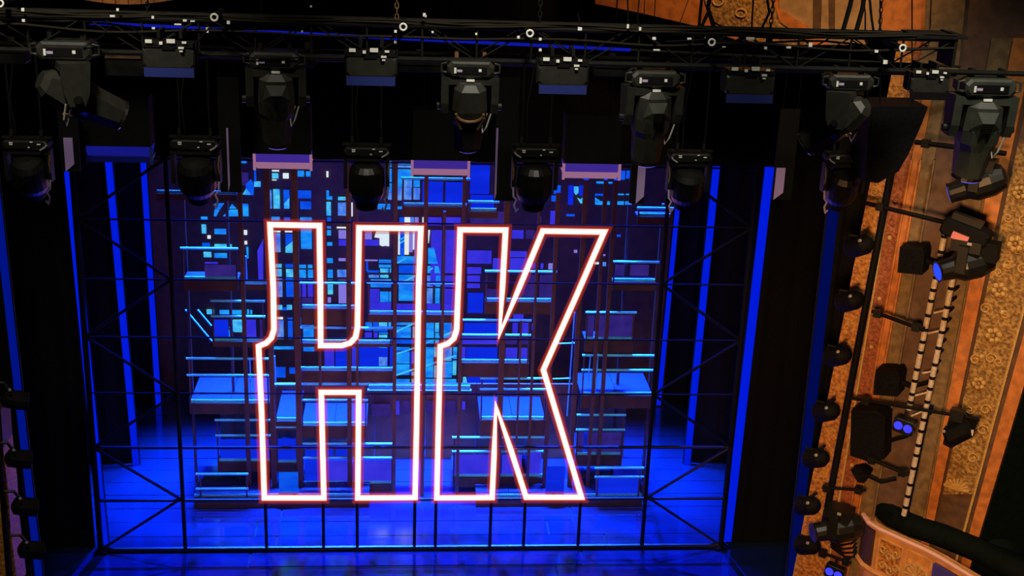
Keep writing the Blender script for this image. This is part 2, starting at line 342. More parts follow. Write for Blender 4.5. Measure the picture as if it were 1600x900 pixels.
flat('window_flat', 'scenery flat with lilac windows in the right bar of letter H', [(563, 361, 566, 374, 'Q'), (570, 361, 581, 374, 'Q'), (570, 375, 592, 384, 'P'), ([(585, 371), (588, 361), (595, 358), (602, 361), (608, 361), (608, 385), (602, 384), (598, 385), (593, 383), (593, 372)], 'W'), (570, 406, 590, 408, 'Q'),
    (592, 406, 611, 411, 'C'), (592, 414, 611, 418, 'C'), (594, 420, 607, 426, 'T'), (609, 420, 611, 426, 'T'), (576, 430, 592, 434, 'L'), (594, 430, 607, 434, 'T'), (579, 437, 611, 449, 'C'), (594, 437, 610, 441, 'T'), (574, 423, 592, 426, 'B'), (572, 409, 575, 424, 'B'),
    (578, 452, 593, 472, 'P'), (594, 456, 607, 472, 'C'), (608, 456, 611, 472, 'C'), (578, 473, 611, 489, 'P'), (571, 504, 581, 510, 'C'), (583, 503, 591, 510, 'B'), (592, 503, 605, 510, 'T'), (607, 503, 611, 510, 'T'), (570, 515, 581, 517, 'B'), (583, 515, 605, 518, 'B'),
    (570, 520, 581, 533, 'P'), (584, 520, 590, 533, 'P'), (592, 524, 605, 535, 'T'), (592, 520, 606, 522, 'C'), (561, 541, 606, 577, 'D'), (609, 541, 615, 577, 'D'), (592, 558, 605, 572, 'L'), (550, 541, 557, 577, 'P'), (592, 541, 605, 544, 'C')])
flat('video_screen', 'tall cyan video screen of a street view between the balconies', [(603, 252, 612, 257, 'C'), (604, 259, 612, 261, 'C'), (604, 264, 612, 284, 'C'), (605, 287, 612, 300, 'C'), (606, 301, 612, 312, 'L'), (590, 319, 610, 327, 'C'),
    (620, 254, 644, 257, 'C'), (621, 259, 644, 262, 'L'), (621, 265, 644, 292, 'C'), (621, 293, 628, 313, 'L'), (619, 323, 631, 327, 'C'), (630, 283, 643, 292, 'L'), (630, 293, 643, 312, 'L'), (646, 282, 656, 292, 'C'), (646, 294, 656, 312, 'L'),
    (624, 340, 632, 351, 'B'), (632, 340, 641, 351, 'W'), (641, 340, 647, 351, 'L'), (648, 340, 654, 351, 'Q'), (660, 340, 663, 351, 'W'), (622, 359, 625, 398, 'W'), (625, 359, 632, 400, 'B'), (632, 358, 639, 398, 'Y'), (639, 359, 645, 394, 'Q'), (645, 359, 648, 390, 'W'), (648, 359, 658, 402, 'Q'),
    (620, 401, 652, 412, 'C'), (653, 401, 661, 412, 'Q'), (623, 415, 647, 427, 'B'), (648, 415, 652, 427, 'C'), (623, 430, 647, 470, 'C'), (648, 430, 652, 470, 'B'), (619, 475, 654, 491, 'P'), ([(669, 388), (678, 387), (684, 412), (669, 412)], 'C'), ([(669, 360), (672, 360), (670, 380), (669, 380)], 'W'), (668, 416, 676, 427, 'C'), ([(679, 416), (685, 416), (688, 427), (679, 427)], 'C'),
    (667, 431, 676, 448, 'L'), (681, 431, 688, 448, 'C'), (667, 451, 676, 474, 'L'), (680, 451, 687, 474, 'C'), ([(691, 452), (694, 452), (700, 474), (691, 474)], 'L'), (667, 475, 688, 487, 'P'), (692, 475, 712, 489, 'P'),
    (618, 503, 652, 508, 'C'), (618, 511, 642, 528, 'C'), (645, 511, 654, 528, 'T'), (618, 531, 652, 537, 'B'), (666, 504, 678, 537, 'C'), (680, 504, 686, 519, 'T'), (680, 521, 686, 537, 'C'), ([(691, 505), (706, 505), (709, 519), (706, 531), (691, 537)], 'C'),
    (618, 543, 640, 548, 'C'), (618, 550, 640, 568, 'C'), (643, 550, 654, 568, 'B'), (618, 570, 640, 586, 'C'), (643, 582, 657, 587, 'T'), (618, 593, 640, 598, 'C'), (643, 593, 657, 598, 'T'), (665, 543, 677, 590, 'C'), (678, 543, 685, 558, 'T'), (678, 572, 684, 590, 'T'),
    (690, 543, 706, 564, 'L'), (690, 566, 706, 590, 'C'), (708, 543, 714, 561, 'C'), (707, 564, 713, 586, 'T'), (665, 593, 713, 598, 'C'), (641, 550, 642.5, 586, 'D'), ([(618, 518), (652, 502), (652, 504.2), (618, 520.2)], 'T', 1), ([(623, 443), (650, 430), (650, 432.2), (623, 445.2)], 'T', 1), ([(665, 536), (687, 526), (687, 528.2), (665, 538.2)], 'T', 1), ([(691, 525), (709, 517), (709, 519.2), (691, 527.2)], 'T', 1), ([(618, 553), (650, 542), (650, 544.2), (618, 555.2)], 'T', 1), ([(618, 586), (656, 573), (656, 575.2), (618, 588.2)], 'T', 1), ([(665, 571), (688, 563), (688, 565.2), (665, 573.2)], 'T', 1), ([(690, 562), (713, 555), (713, 557.2), (690, 564.2)], 'T', 1), ([(624, 374), (632, 370), (632, 372.2), (624, 376.2)], 'T', 1), ([(625, 379), (632, 375), (632, 377.2), (625, 381.2)], 'T', 1), ([(621, 410), (634, 403), (634, 405.2), (621, 412.2)], 'T', 1), ([(668, 424), (676, 418), (676, 420.2), (668, 426.2)], 'T', 1)])
flat('video_screen', 'plain blue video screen in the middle, right of the cyan one', [(660, 284, 692, 319, 'D'), (696, 285, 727, 320, 'D'), (735, 258, 765, 303, 'D'), (735, 305, 772, 326, 'D'), (735, 331, 790, 352, 'G'), (669, 340, 690, 352, 'P'), (696, 340, 720, 352, 'P'),
    (673, 360, 690, 447, 'P'), (695, 360, 718, 427, 'P'), (695, 431, 716, 449, 'P'), (691, 452, 714, 474, 'P')])
flat('window_flat', 'scenery flat with violet panels inside the upper left of letter K', [(730, 392, 768, 412, 'P'), (730, 418, 752, 428, 'P'), (730, 431, 750, 450, 'P'), (770, 404, 784, 424, 'P'), (731, 458, 755, 489, 'D'), (760, 452, 780, 468, 'G'),
    (797, 393, 823, 402, 'P'), (797, 404, 825, 421, 'P'), (830, 412, 841, 420, 'P'), (845, 412, 849, 420, 'P'), (857, 412, 866, 421, 'Q'), (800, 360, 818, 373, 'P'), (822, 360, 836, 373, 'G'), (802, 491, 818, 499, 'P'), (810, 430, 838, 468, 'G'), (843, 430, 862, 468, 'G'),
    (725, 505, 778, 521, 'D'), (718, 527, 778, 538, 'P'), (801, 505, 809, 522, 'P'), (813, 505, 828, 522, 'P'), (831, 506, 835, 516, 'P'), (790, 528, 808, 538, 'G'), (811, 528, 825, 538, 'G'), (728, 543, 777, 565, 'D'), (720, 543, 727, 565, 'P'), (790, 544, 808, 566, 'P'), (811, 544, 824, 566, 'P'),
    ([(724, 585), (727, 585), (730, 598), (723, 598)], 'T'), (730, 586, 776, 598, 'D'), (840, 338, 846, 348, 'G'), (860, 330, 870, 352, 'P')])
flat('window_flat', 'dark scenery flat with small blue windows at upper right', [(866, 290, 876, 303, 'B'), (862, 306, 871, 315, 'B'), (888, 290, 896, 320, 'D'), (905, 290, 915, 306, 'D'), ([(897, 292), (904, 292), (904, 301), (900, 305), (897, 301)], 'T'), ([(902, 309), (907, 312), (913, 307), (913, 318), (907, 318)], 'T'), (932, 284, 946, 287, 'C'), (951, 284.5, 957, 287, 'C'),
    (968, 267, 977, 281, 'B'), (979, 267, 984, 279, 'B'), (930, 303, 943, 306, 'B'), ([(930, 309), (938, 314), (930, 314)], 'C'), (930, 315, 943, 320, 'C'), (949, 315, 953, 320, 'C'), (966, 303, 975, 305, 'C'), (978, 303, 988, 305, 'C'), (965, 315, 975, 320, 'C'), (977, 315, 987, 320, 'C'), (1014, 331, 1046, 337, 'D'), (885, 335, 898, 338, 'B'),
    (929, 410, 936, 413, 'W'), (940, 410, 947, 416, 'L'), (942, 398, 946, 400, 'Q'), (964, 367, 970, 370, 'B'), (897, 391, 902, 395, 'Q'), (960, 414, 978, 431, 'G'), (985, 414, 1014, 431, 'G')])

# ------------------------------------------------------------------ stacked balconies: deck, dark fascia, railing pipes and stanchions
def balcony(label, x0, x1, top, edge, bot, rails, Y=YD, posts=(), rad=.024, toe=True, glow_fill=(), rail_x=None):
    """top: pixel row where the back of the deck shows; edge..bot: its dark front fascia; rails: pixel rows of the railing pipes"""
    xm = (x0+x1)/2; a, c = at(x0, edge, Y), at(x1, edge, Y); ze = at(xm, edge, Y).z; zb = at(xm, bot, Y).z
    back = atz(xm, top, ze).y; back = min(max(back, Y+.06), YW-.03)
    r = thing('balcony', label, 'balcony', (xm and (a.x+c.x)/2, Y, zb), 'stacked steel balconies of the set')
    cx, wd = (a.x+c.x)/2, c.x-a.x
    nb = max(1, int(wd/.55))
    for i in range(nb):
        MB().box((a.x+wd*(i+.5)/nb, (Y+back)/2+.02, ze-.02), (wd/nb-.008, back-Y-.02, .04)).build('deck_panel', 'deck_top', r)
    MB().box((cx, Y, (ze+zb)/2-.004), (wd, .05, ze-zb)).build('fascia', 'deck_edge', r)
    for i, ry in enumerate(rails):
        z = at(xm, ry, Y).z; ra, rb = (at(rail_x[0], ry, Y).x, at(rail_x[1], ry, Y).x) if rail_x else (a.x-.02, c.x+.02); MB().cyl((ra, Y-.01, z), (rb, Y-.01, z), rad, n=8).build('rail', 'rail_metal', r)
    ztop = at(xm, min(rails), Y).z if rails else ze
    for px in (posts or (x0+1.5, x1-1.5)):
        X = at(px, edge, Y).x; MB().cyl((X, Y, ze-.02), (X, Y, ztop+.01), .016, n=6).build('stanchion', 'set_post', r)
    for q in glow_fill: rectbox(MB(), *q[:4], Y+.03, .015).build('deck_glow', 'pane_'+q[4], r)  # added glowing panels stand in for blue light on shaded decks
    if toe: MB().box((cx, Y+.02, ze+.025), (wd, .02, .05)).build('toe_board', 'rail_metal', r)
balcony('dim lilac balcony at the top of the left stack', 286, 372, 425, 437, 453, (388,), glow_fill=((320, 414, 370, 436, 'G'),))
balcony('left balcony with cyan windows behind it, second from top of its stack', 333, 414, 530, 533, 541, (470, 494))
balcony('left balcony with the brightest blue deck, level with the crossing frame pipe', 296, 421, 590, 629, 646, (560, 586))
balcony('left balcony crossed by the leg of letter H, second from the floor', 340, 424, 686, 721, 736, (656, 680), glow_fill=((344, 687, 384, 719, 'D'), (390, 687, 422, 719, 'D')))
balcony('left half of the wide lowest platform just above the stage floor', 303, 577, 748, 776, 797, (740, 763), Y=1.62, posts=(314, 386), rail_x=(306, 388), glow_fill=((436, 738, 466, 771, 'B'),))
balcony('right half of the wide lowest platform just above the stage floor', 744, 1003, 748, 776, 797, (731, 745), Y=1.62, posts=(932, 997, 1004), rail_x=(929, 1006), glow_fill=((931, 748, 997, 771, 'D'), (853, 729, 882, 771, 'D')))
balcony('dim balcony at the top of the right stack', 957, 1026, 434, 440, 453, (409,))
balcony('dim violet balcony right of letter K, second from top of its stack', 914, 990, 518, 531, 549, (488,), glow_fill=((934, 493, 988, 530, 'G'), (916, 493, 928, 530, 'G')))
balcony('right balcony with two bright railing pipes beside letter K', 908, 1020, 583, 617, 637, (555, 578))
balcony('right balcony near the foot of letter K, second from the floor', 899, 972, 676, 711, 727, (648, 671), glow_fill=((902, 676, 911, 709, 'G'), (917, 676, 970, 709, 'G')))
balcony('upper balcony behind the middle of letter H', 470, 559, 479, 481, 507, (442,))
balcony('balcony crossing the notch of letter H', 470, 612, 534, 535.5, 541, (512,))
balcony('balcony right below the notch of letter H', 470, 615, 575, 578, 597, ())
balcony('balcony behind the arch between the feet of letter H', 471, 573, 630, 664, 683, (600, 625))
balcony('balcony between the feet of letter H, lowest of its stack', 472, 614, 722, 756, 774, (693, 715), glow_fill=((477, 698, 500, 755, 'D'), (510, 697, 521, 712, 'D'), (525, 697, 543, 712, 'D'), (510, 720, 543, 755, 'P'), (552, 720, 612, 755, 'P')))
balcony('upper balcony behind the top of letter K', 758, 866, 469, 470.5, 490, (424,))
balcony('balcony behind the pointed notch of letter K', 717, 826, 563, 566, 588, (500, 523))
balcony('balcony below the waist of letter K with violet deck', 750, 852, 620, 655, 679, (591, 608))
balcony('balcony behind the split foot of letter K', 707, 850, 712, 745, 760, (683, 705), glow_fill=((709, 711, 766, 744, 'P'), (784, 711, 815, 744, 'P'), (825, 706, 845, 744, 'P')))
balcony('small upper balcony behind the left end of the rig', 245, 370, 300, 302.5, 312, ())
balcony('upper right balcony with one bright railing pipe under the rig', 996, 1050, 331, 338, 350, (325,))
balcony('top balcony in front of the blue screen', 628, 732, 319, 322, 336, (279,))
balcony('upper middle balcony right of the blue screen', 733, 778, 328, 330, 340, (315,))
balcony('long walkway in front of the cyan screen', 575, 716, 489, 490.5, 503, (442,))
balcony('long low walkway crossing between the letters', 576, 735, 600, 606, 616, (609,), Y=YD+.3)
balcony('short balcony left of letter H with bright edge', 380, 416, 441, 443, 452, ())
balcony('short balcony left bar of letter H, above its foot', 430, 466, 610, 657, 672, (600,))
balcony('short balcony in the left foot of letter H', 432, 466, 684, 723, 736, (667,), glow_fill=((434, 686, 462, 722, 'D'),))

# dark steel towers that carry the balconies
def tower(label, cols, Y=YD-.14):
    c = at(cols[0][0], 640, Y); r = thing('scaffold_tower', label, 'scaffold', (c.x, Y, 0), 'dark steel towers of the set')
    for px, wpx, yt in cols:
        X = at(px, 640, Y).x; zt_ = at(px, yt, Y).z; wd = wpx/86
        MB().box((X, Y, zt_/2), (wd, .08, zt_)).build('column', 'set_post', r)
    return r
tower('dark tower of columns left of letter H', [(386, 6, 245), (426, 8, 245), (467, 9, 245)])
tower('dark tower of columns inside letter H', [(501, 4, 470), (546, 7, 245), (558.5, 3.5, 245), (616, 6, 245)])
tower('dark tower of columns between letters H and K', [(661, 6.5, 255), (689, 4, 330), (717, 5, 255)])
tower('dark tower of columns behind letter K', [(781, 9, 260), (829, 4, 300), (809, 3, 500), (856, 6, 300)])
tower('dark tower of columns right of letter K', [(896, 7, 280), (925, 5, 280), (940, 6, 280)])
tower('dark rear columns of the left outer stack of balconies', [(302, 4, 300), (366, 4, 300)], YD+.55)
tower('dark rear columns of the right outer stack of balconies', [(962, 4, 318), (1012, 4, 318)], YD+.55)
def brace(label, segs, Y, m='rail_metal', rad=.018):
    a = at(*segs[0][0], Y); r = thing('brace_pipes', label, 'pipes', tuple(a))
    for p, q in segs: MB().cyl(at(*p, Y), at(*q, Y), rad, n=8).build('pipe', m, r)
brace('two slanting pale braces left of the middle left balcony', [((290, 484), (331, 533)), ((309, 484), (330, 509))], YD+.6)
brace('pair of upright blue-lit pipes right of letter K', [((902, 488), (893, 655)), ((898, 488), (886, 650)), ((899, 536), (872, 537)), ((892, 591), (864, 592)), ((935, 552), (929, 625)), ((923, 556), (918, 600))], YD+.2, rad=.013)
brace('upright pale pipes left of the paired windows', [((384, 400), (386, 443)), ((390, 560), (393, 635)), ((429, 556), (431, 605)), ((254, 240), (259, 282))], YD+.2, rad=.013)

# ================================================================== THE LIGHTING RIG IN FRONT OF THE STAGE
mat('fixture', (.021, .021, .0155), .42, noise=.25, nscale=14)
mat('fixture_dark', (.006, .006, .005), .4, noise=.25, nscale=14)
mat('fixture_green', (.034, .038, .027), .5, noise=.3, nscale=10)
mat('bronze', (.16, .085, .035), .45, noise=.3, nscale=20)
mat('gel_blue', (.02, .03, .16), .35)
mat('lilac', (.50, .40, .62), .5, noise=.2, nscale=10)
mat('loom', (.012, .009, .005), .8, spec=.1)
mat('cable', (.004, .004, .004), .8, spec=.08)
emis('display', (.9, .95, 1.0), .9)
emis('lens_rim', (.16, .12, .85), 1.0)
emis('pipe_glow_blue', (.004, .008, .34), 1.0)
emis('glow_violet', (.045, .020, .26), 1.0)
emis('glow_pink', (.30, .13, .23), 1.0)  # neon light on the box lips, put into emission
emis('glow_blue', (.006, .008, .20), 1.0)
TY, ZT0, ZT1 = -8.0, 9.93, 10.24            # truss: bottom and top chord heights
def tx(px, Y=TY, py=90): return at(px, py, Y).x
tr = thing('lighting_truss', 'long black box truss carrying the front row of moving lights', 'truss', (0, TY, ZT0))
XL, XR = -6.2, tx(1478)
for y, z, nm in ((-.17, ZT1, 'chord'), (.17, ZT1, 'chord'), (-.17, ZT0, 'chord'), (.17, ZT0, 'chord')):
    MB().cyl((XL, TY+y, z), (XR+(.8 if (z == ZT0 and y < 0) else 0), TY+y, z), .026, n=8).build(nm, 'black_metal', tr)
n = 22; st = (XR-XL)/n
for i in range(n):
    x = XL+st*i
    for y in (-.17, .17): MB().cyl((x, TY+y, ZT0 if i % 2 else ZT1), (x+st, TY+y, ZT1 if i % 2 else ZT0), .008, n=5).build('lacing', 'black_metal', tr)
    MB().cyl((x, TY-.17, ZT1), (x+st, TY+.17, ZT1), .008, n=5).build('lacing', 'black_metal', tr)
    MB().cyl((x, TY-.17, ZT1), (x, TY-.17, ZT0), .012, n=5).build('upright', 'black_metal', tr)
MB().box((XR-.15, TY, ZT1+.02), (.5, .42, .03)).build('end_plate', 'black_metal', tr)
MB().box((XR, TY, (ZT0+ZT1)/2+.05), (.03, .38, ZT1-ZT0)).build('end_plate', 'black_metal', tr)
for px, py in ((335, 27), (630, 42), (828, 52), (1112, 66), (1410, 75), (0, 5)):
    p = at(px, py, TY-.45); q = p + Vector((0, .5, 0))
    e = MB().cyl(p, q, .026, n=10).build('spigot', 'soot', tr)
    MB().tube([p + Vector((math.cos(t)*.029, -.005, math.sin(t)*.029)) for t in [2*math.pi*k/14 for k in range(14)]], .009, 6, True).build('white_ring', 'white_tape', e)
for px, py, w_, h_ in ((36, 15, 5, 5), (37, 32, 5, 4), (176, 25, 8, 3), (184, 15, 4, 4), (239, 27, 4, 4), (240, 44, 5, 3), (289, 32, 6, 3), (301, 33, 7, 2), (357, 35, 5, 5), (278, 38, 11, 2), (324, 47, 4, 8), (872-400+0, 49, 3, 3), (618, 49, 4, 4), (618, 66, 4, 4),
        (676, 50, 3, 3), (744, 53, 3, 3), (486, 10, 3, 3), (663, 23, 4, 5), (665+0, 25, 3, 3), (810, 58, 4, 4), (844, 61, 4, 4), (844, 78, 4, 4), (906, 45, 6, 5), (981, 41, 3, 6), (1000, 45, 3, 5), (1022, 60, 5, 4), (1077, 61, 6, 4), (1105, 60, 7, 3), (1172, 60, 12, 4), (1026, 78, 10, 2), (1196, 75, 4, 4), (1131, 73, 5, 2), (1232, 74, 7, 3), (1266, 70, 5, 6), (1369, 80, 5, 4), (1383, 97, 6, 6)):
    a = at(px, py, TY-.26); c = at(px+w_, py+h_, TY-.26); MB().box(a, (abs(c.x-a.x), .02, abs(c.z-a.z))).build('clamp_tape', 'white_tape', tr)
for k in range(7):                             # loom of cables lashed along the truss
    y_, z_ = TY-.19+.05*(k % 3), ZT1+.015+.02*(k % 2)-.10*(k > 4); pts = []
    for j in range(46):
        x = XL+(XR-XL)*j/45; pts.append((x, y_+.012*math.sin(j*1.3+k), z_+.014*math.sin(j*.9+2*k)-(.03*abs(math.sin(j*.35+k)) if k > 3 else 0)))
    MB().tube(pts, .011 if k % 2 else .015, 5).build('cable', 'loom', tr)
# a second pipe behind, its blue light put into emission, and a low pipe with the second row
bp = thing('lit_pipe', 'thin pipe lit faint blue along the back of the truss', 'lit pipe', (0, TY+.5, 10.0))
MB().cyl(at(140, 36, TY+.6), at(985, 78, TY+.6), .016, n=8).build('glow_face', 'pipe_glow_blue', bp)
MB().cyl(at(-40, 26, TY+.62), at(1500, 104, TY+.62), .014, n=8).build('pipe', 'black_metal', bp)
rp = thing('lighting_pipe', 'lower black pipe behind the truss holding the second row of lights', 'pipe', (0, -6, 8.9))
ZP = at(640, 96, -6).z
MB().cyl((-7, -6, ZP), (6.2, -6, ZP), .025, n=8).build('pipe', 'soot', rp)
for px, py in ((42, 215), (305, 214), (573, 226), (837, 227), (1078, 236), (1322, 238)):
    for dx in (-.16, .16):
        q = at(px, py, -6); MB().cyl((q.x+dx, -6, q.z+.05), (q.x+dx, -6, ZP), .012, n=5).build('drop_pipe', 'soot', rp)
    MB().tube([(q.x-.1, -6.05, q.z+.05), (q.x-.12, -6.08, (q.z+ZP)/2), (q.x-.05, -6.05, ZP)], .006, 5).build('safety_chain', 'black_metal', rp)

def octring(o, ax, rt, up, d, hw, hh, ch):
    o = o + ax*d
    return [o + rt*x*hw + up*y*hh for x, y in ((-1, -ch), (-ch, -1), (ch, -1), (1, -ch), (1, ch), (ch, 1), (-ch, 1), (-1, ch))]
def moving_profile(label, px, py, pan=0.0, tilt=20, sc=1.0, mt='fixture', Y=TY, gem=True, blue=None):
    """yoke fixture hung by its base; tilt 0 points straight down, positive leans the lens upstage"""
    p = at(px, py, Y-.12)
    r = thing('moving_light', label, 'stage light', tuple(p), 'moving heads on the front truss', world=False)
    r.scale = (sc,)*3
    body = MB(); body.bev((0, 0, -.075), (.44, .30, .15), .04).build('base', mt, r)
    MB().box((0, -.153, -.08), (.30, .006, .07)).build('control_panel', 'soot', r)
    d = MB().box((-.105, -.158, -.082), (.05, .006, .022)).build('display', 'lilac', r)
    MB().box((-.145, -.158, -.080), (.020, .006, .052)).build('white_label', 'white_tape', r)
    MB().box((.085, -.158, -.075), (.026, .006, .026)).build('white_label', 'white_tape', r)
    for s in (-1, 1):
        MB().box((s*.13, 0, .035), (.035, .07, .07)).build('clamp', 'bronze' if abs(px-735) < 40 else 'black_metal', r)
        MB().tube([(s*.22, -.1, -.02), (s*.27, -.1, -.03), (s*.27, -.1, -.1), (s*.22, -.1, -.11)], .012, 6).build('carry_handle', mt, r)
    R = Euler((0, 0, pan)).to_matrix()
    V = lambda x, y, z: R @ Vector((x, y, z))
    yk = MB(); yk.box(V(0, 0, -.185), (.40, .24, .07), R)
    ym = yk.build('yoke', mt, r)
    MB().box(V(0, -.125, -.175), (.075, .008, .022), R).build('white_label', 'white_tape', r)
    for s in (-1, 1):
        a = MB(); xs = s*.235
        a.loft([[V(xs+dx, y, z) for dx, y in ((-.035, -w2), (.035, -w2), (.035, w2), (-.035, w2))] for z, w2 in ((-.15, .12), (-.40, .10), (-.50, .06))])
        a.build('yoke_arm', mt, ym); MB().cyl(V(xs-s*.03, 0, -.44), V(xs+s*.07, 0, -.44), .035, n=10).build('tilt_knob', 'fixture_dark', ym)
    tl = math.radians(tilt); c = V(0, 0, -.44)
    ax = R @ Vector((0, math.sin(tl), -math.cos(tl))); rt = R @ Vector((1, 0, 0)); up = rt.cross(ax)
    h = MB().loft([octring(c, ax, rt, up, *q) for q in ((-.27, .10, .07, .5), (-.22, .15, .12, .55), (-.02, .165, .16, .6), (.10, .16, .155, .6), (.16, .145, .145, .5), (.36, .13, .13, .42), (.42, .125, .125, .42))])
    hd = h.build('head', mt, r)
    if gem:                                   # faceted cooling cover on the back of the head
        u2 = -up
        g = MB(); f0 = c + u2*.15; pts = [f0+rt*-.09-ax*.20, f0+rt*.09-ax*.20, f0+rt*.125-ax*.05, f0+ax*.16, f0-rt*.125-ax*.05]
        g.add(pts + [c+u2*.20-ax*.12+rt*-.05, c+u2*.20-ax*.12+rt*.05, c+u2*.195-ax*.04], [(0, 1, 6, 5), (1, 2, 6), (2, 7, 6), (2, 3, 7), (3, 4, 7), (4, 5, 7), (4, 0, 5), (5, 6, 7)])
        g.build('vent_cover', 'fixture_green', hd)
        for k in range(5): MB().box(c+u2*.203-ax*(.115-.018*k), (.09, .01, .006), Matrix([rt, u2, ax]).transposed()).build('vent_slat', 'fixture_dark', hd)
    else:
        arc = [c - up*.165 - ax*.02 + rt*(.13*math.cos(t)) + ax*(.09*math.sin(t)) for t in [math.pi*k/8 for k in range(9)]]
        MB().tube(arc, .014, 6).build('trim_band', 'bronze', hd)
        for s in (-1, 1): MB().cyl(c-up*.16+rt*s*.13+ax*.02, c-up*.15+rt*s*.08+ax*.16, .016, n=6).build('trim_band', 'bronze', hd)
    MB().lathe(c+ax*.42, ax, ((0, .125), (.03, .132), (.035, .10)), 16).build('lens_hood', 'fixture_dark', hd)
    MB().lathe(c+ax*.452, ax, ((0, .10), (.012, .085), (.016, .01)), 16).build('lens', blue or 'lens_glass', hd)
    MB().tube([c+ax*.455-up*.118+rt*(.118*math.sin(t))+up*(.118*(1-math.cos(t))) for t in [math.radians(a) for a in range(-40, 50, 10)]], .006, 5).build('lens_edge', 'lens_rim', hd)
    MB().tube([V(.18, -.1, -.44)+Vector((.02, 0, -.05)), V(.16, -.1, -.62), V(.13, -.08, -.68), V(.12, -.05, -.60), V(.17, -.03, -.5)], .008, 6).build('safety_cable', 'silver', r)
    return r
moving_profile('moving light at far left of the truss with its head turned sideways', 105, 62, pan=-1.15, tilt=62, sc=1.12, gem=False)
moving_profile('moving light second from left on the truss, diamond cover on its back', 430, 79, pan=.10, tilt=14, sc=1.02)
moving_profile('brown-tinted moving light third from left, hung upright above the H', 735, 93, tilt=22, gem=False, sc=1.0)
moving_profile('moving light fourth from left, with a diamond cover, above the K', 1022, 108, pan=.12, tilt=12, sc=1.04)
moving_profile('moving light fifth from left, leaning head, over the right legs', 1325, 114, pan=1.0, tilt=48, gem=False, sc=1.0)
moving_profile('greenish moving light at the far right, diamond cover, against the wall', 1540, 120, pan=-.05, tilt=10, sc=1.15, mt='fixture_green')

def wash_panel(label, px, py, dim=1.0, wpx=75):
    p = at(px, py, TY-.36); k = wpx/165/.47
    r = thing('strobe_light', label, 'stage light', tuple(p), 'strobe panels between the moving heads', world=False); r.scale = (k,)*3
    MB().bev((0, 0, -.17), (.47, .26, .20), .03).build('body', 'fixture', r)
    MB().box((0, -.04, -.055), (.45, .20, .04)).build('top_plate', 'fixture_dark', r)
    MB().box((0, -.138, -.305), (.455, .02, .085)).build('led_face', 'gel_blue' if dim else 'soot', r)
    MB().box((0, -.13, -.262), (.47, .03, .012)).build('trim', 'black_metal', r)
    for x, z, w_, h_ in ((-.17, -.02, .06, .03), (-.06, -.035, .03, .025), (.03, -.015, .075, .035), (.15, -.025, .04, .018), (.12, -.075, .05, .016), (.12, -.105, .03, .012)):
        MB().box((x, -.15, z), (w_, .02, h_)).build('connector', 'white_tape', r)
    MB().box((0, -.137, -.06), (.12, .012, .07)).build('rating_plate', 'soot', r)
    for s in (-1, 1):
        MB().box((s*.10, .09, .03), (.03, .26, .07)).build('clamp', 'black_metal', r); MB().box((s*.242, -.02, -.14), (.012, .12, .22)).build('bracket', 'black_metal', r)
wash_panel('boxy strobe panel leftmost on the truss, white plugs on top', 266, 58)
wash_panel('boxy strobe panel second from left, above the H', 580, 72)
wash_panel('boxy strobe panel in the middle, above the K', 879, 86)
wash_panel('boxy strobe panel fourth from left, right of the K', 1170, 101)
wash_panel('boxy strobe panel rightmost, at the end of the truss', 1450, 107, 0, 62)

def wash_head(label, px, py, pan=0., tilt=10, Y=-6.0, sc=1.0, flip=1):
    p = at(px, py, Y); r = thing('wash_light', label, 'stage light', tuple(p), 'wash heads on the lower pipe', world=False); r.scale = (sc,)*3
    MB().bev((0, 0, -.06), (.50, .26, .10), .03).build('base', 'fixture_dark', r)
    MB().box((0, 0, .005), (.54, .06, .02)).build('mounting_bar', 'black_metal', r)
    for s in (-1, 1): MB().box((s*.16, 0, .05), (.03, .06, .09)).build('clamp', 'black_metal', r)
    for x, z, w_ in ((-.14, -.03, .04), (-.14, -.05, .035), (.08, -.02, .03), (.16, -.045, .04), (.05, -.08, .02)): MB().box((x, -.136, z), (w_, .008, .01)).build('marking', 'white_tape', r)
    R = Euler((0, 0, pan)).to_matrix(); V = lambda x, y, z: R @ Vector((x, y, z))
    yk = MB().box(V(0, 0, -.14), (.46, .18, .06), R).build('yoke', 'fixture_dark', r)
    for s in (-1, 1): MB().box(V(s*.235, 0, -.31), (.04, .14, .36), R).build('yoke_arm', 'fixture_dark', yk)
    tl = math.radians(tilt); c = V(0, 0, -.42); ax = R @ Vector((0, math.sin(tl), -math.cos(tl))); rt = V(1, 0, 0); up = ax.cross(rt)
    h = MB().lathe(c, ax, ((-.22, .05), (-.20, .15), (-.14, .195), (.02, .205), (.12, .20), (.20, .165), (.215, .14)), 20).build('head', 'fixture_dark', r, smooth=False)
    MB().lathe(c+ax*.215, ax, ((0, .14), (.10, .12), (.11, .10)), 16).build('snout', 'soot', h)
    MB().lathe(c+ax*.318, ax, ((0, .10), (.01, .085), (.012, .01)), 16).build('lens', 'lens_glass', h)
    MB().tube([c-up*.19*0 + ax*.16 - up*(.19*math.cos(t)) + rt*(.19*math.sin(t)) for t in [math.radians(a) for a in range(-55, 60, 10)]], .007, 5).build('rim_band', 'silver', h)
    s = flip
    MB().tube([V(s*.24, -.08, -.46), V(s*.235, -.10, -.56), V(s*.20, -.10, -.60), V(s*.225, -.10, -.66), V(s*.20, -.09, -.74), V(s*.175, -.09, -.70)], .012, 6).build('safety_cable', 'lilac', r)
    MB().tube([V(s*.255, -.075, -.18), V(s*.24, -.08, -.28), V(s*.25, -.08, -.38)], .010, 6).build('cable_loop', 'bronze', r)
    MB().tube([V(s*.17, -.14, -.11), V(s*.22, -.14, -.08), V(s*.245, -.14, -.05)], .010, 6).build('cable_tie', 'silver', r)
wash_head('wash light at the far left of the lower pipe', 42, 215, tilt=28, sc=.98)
wash_head('wash light second from left on the lower pipe', 305, 214, tilt=25, sc=1.05)
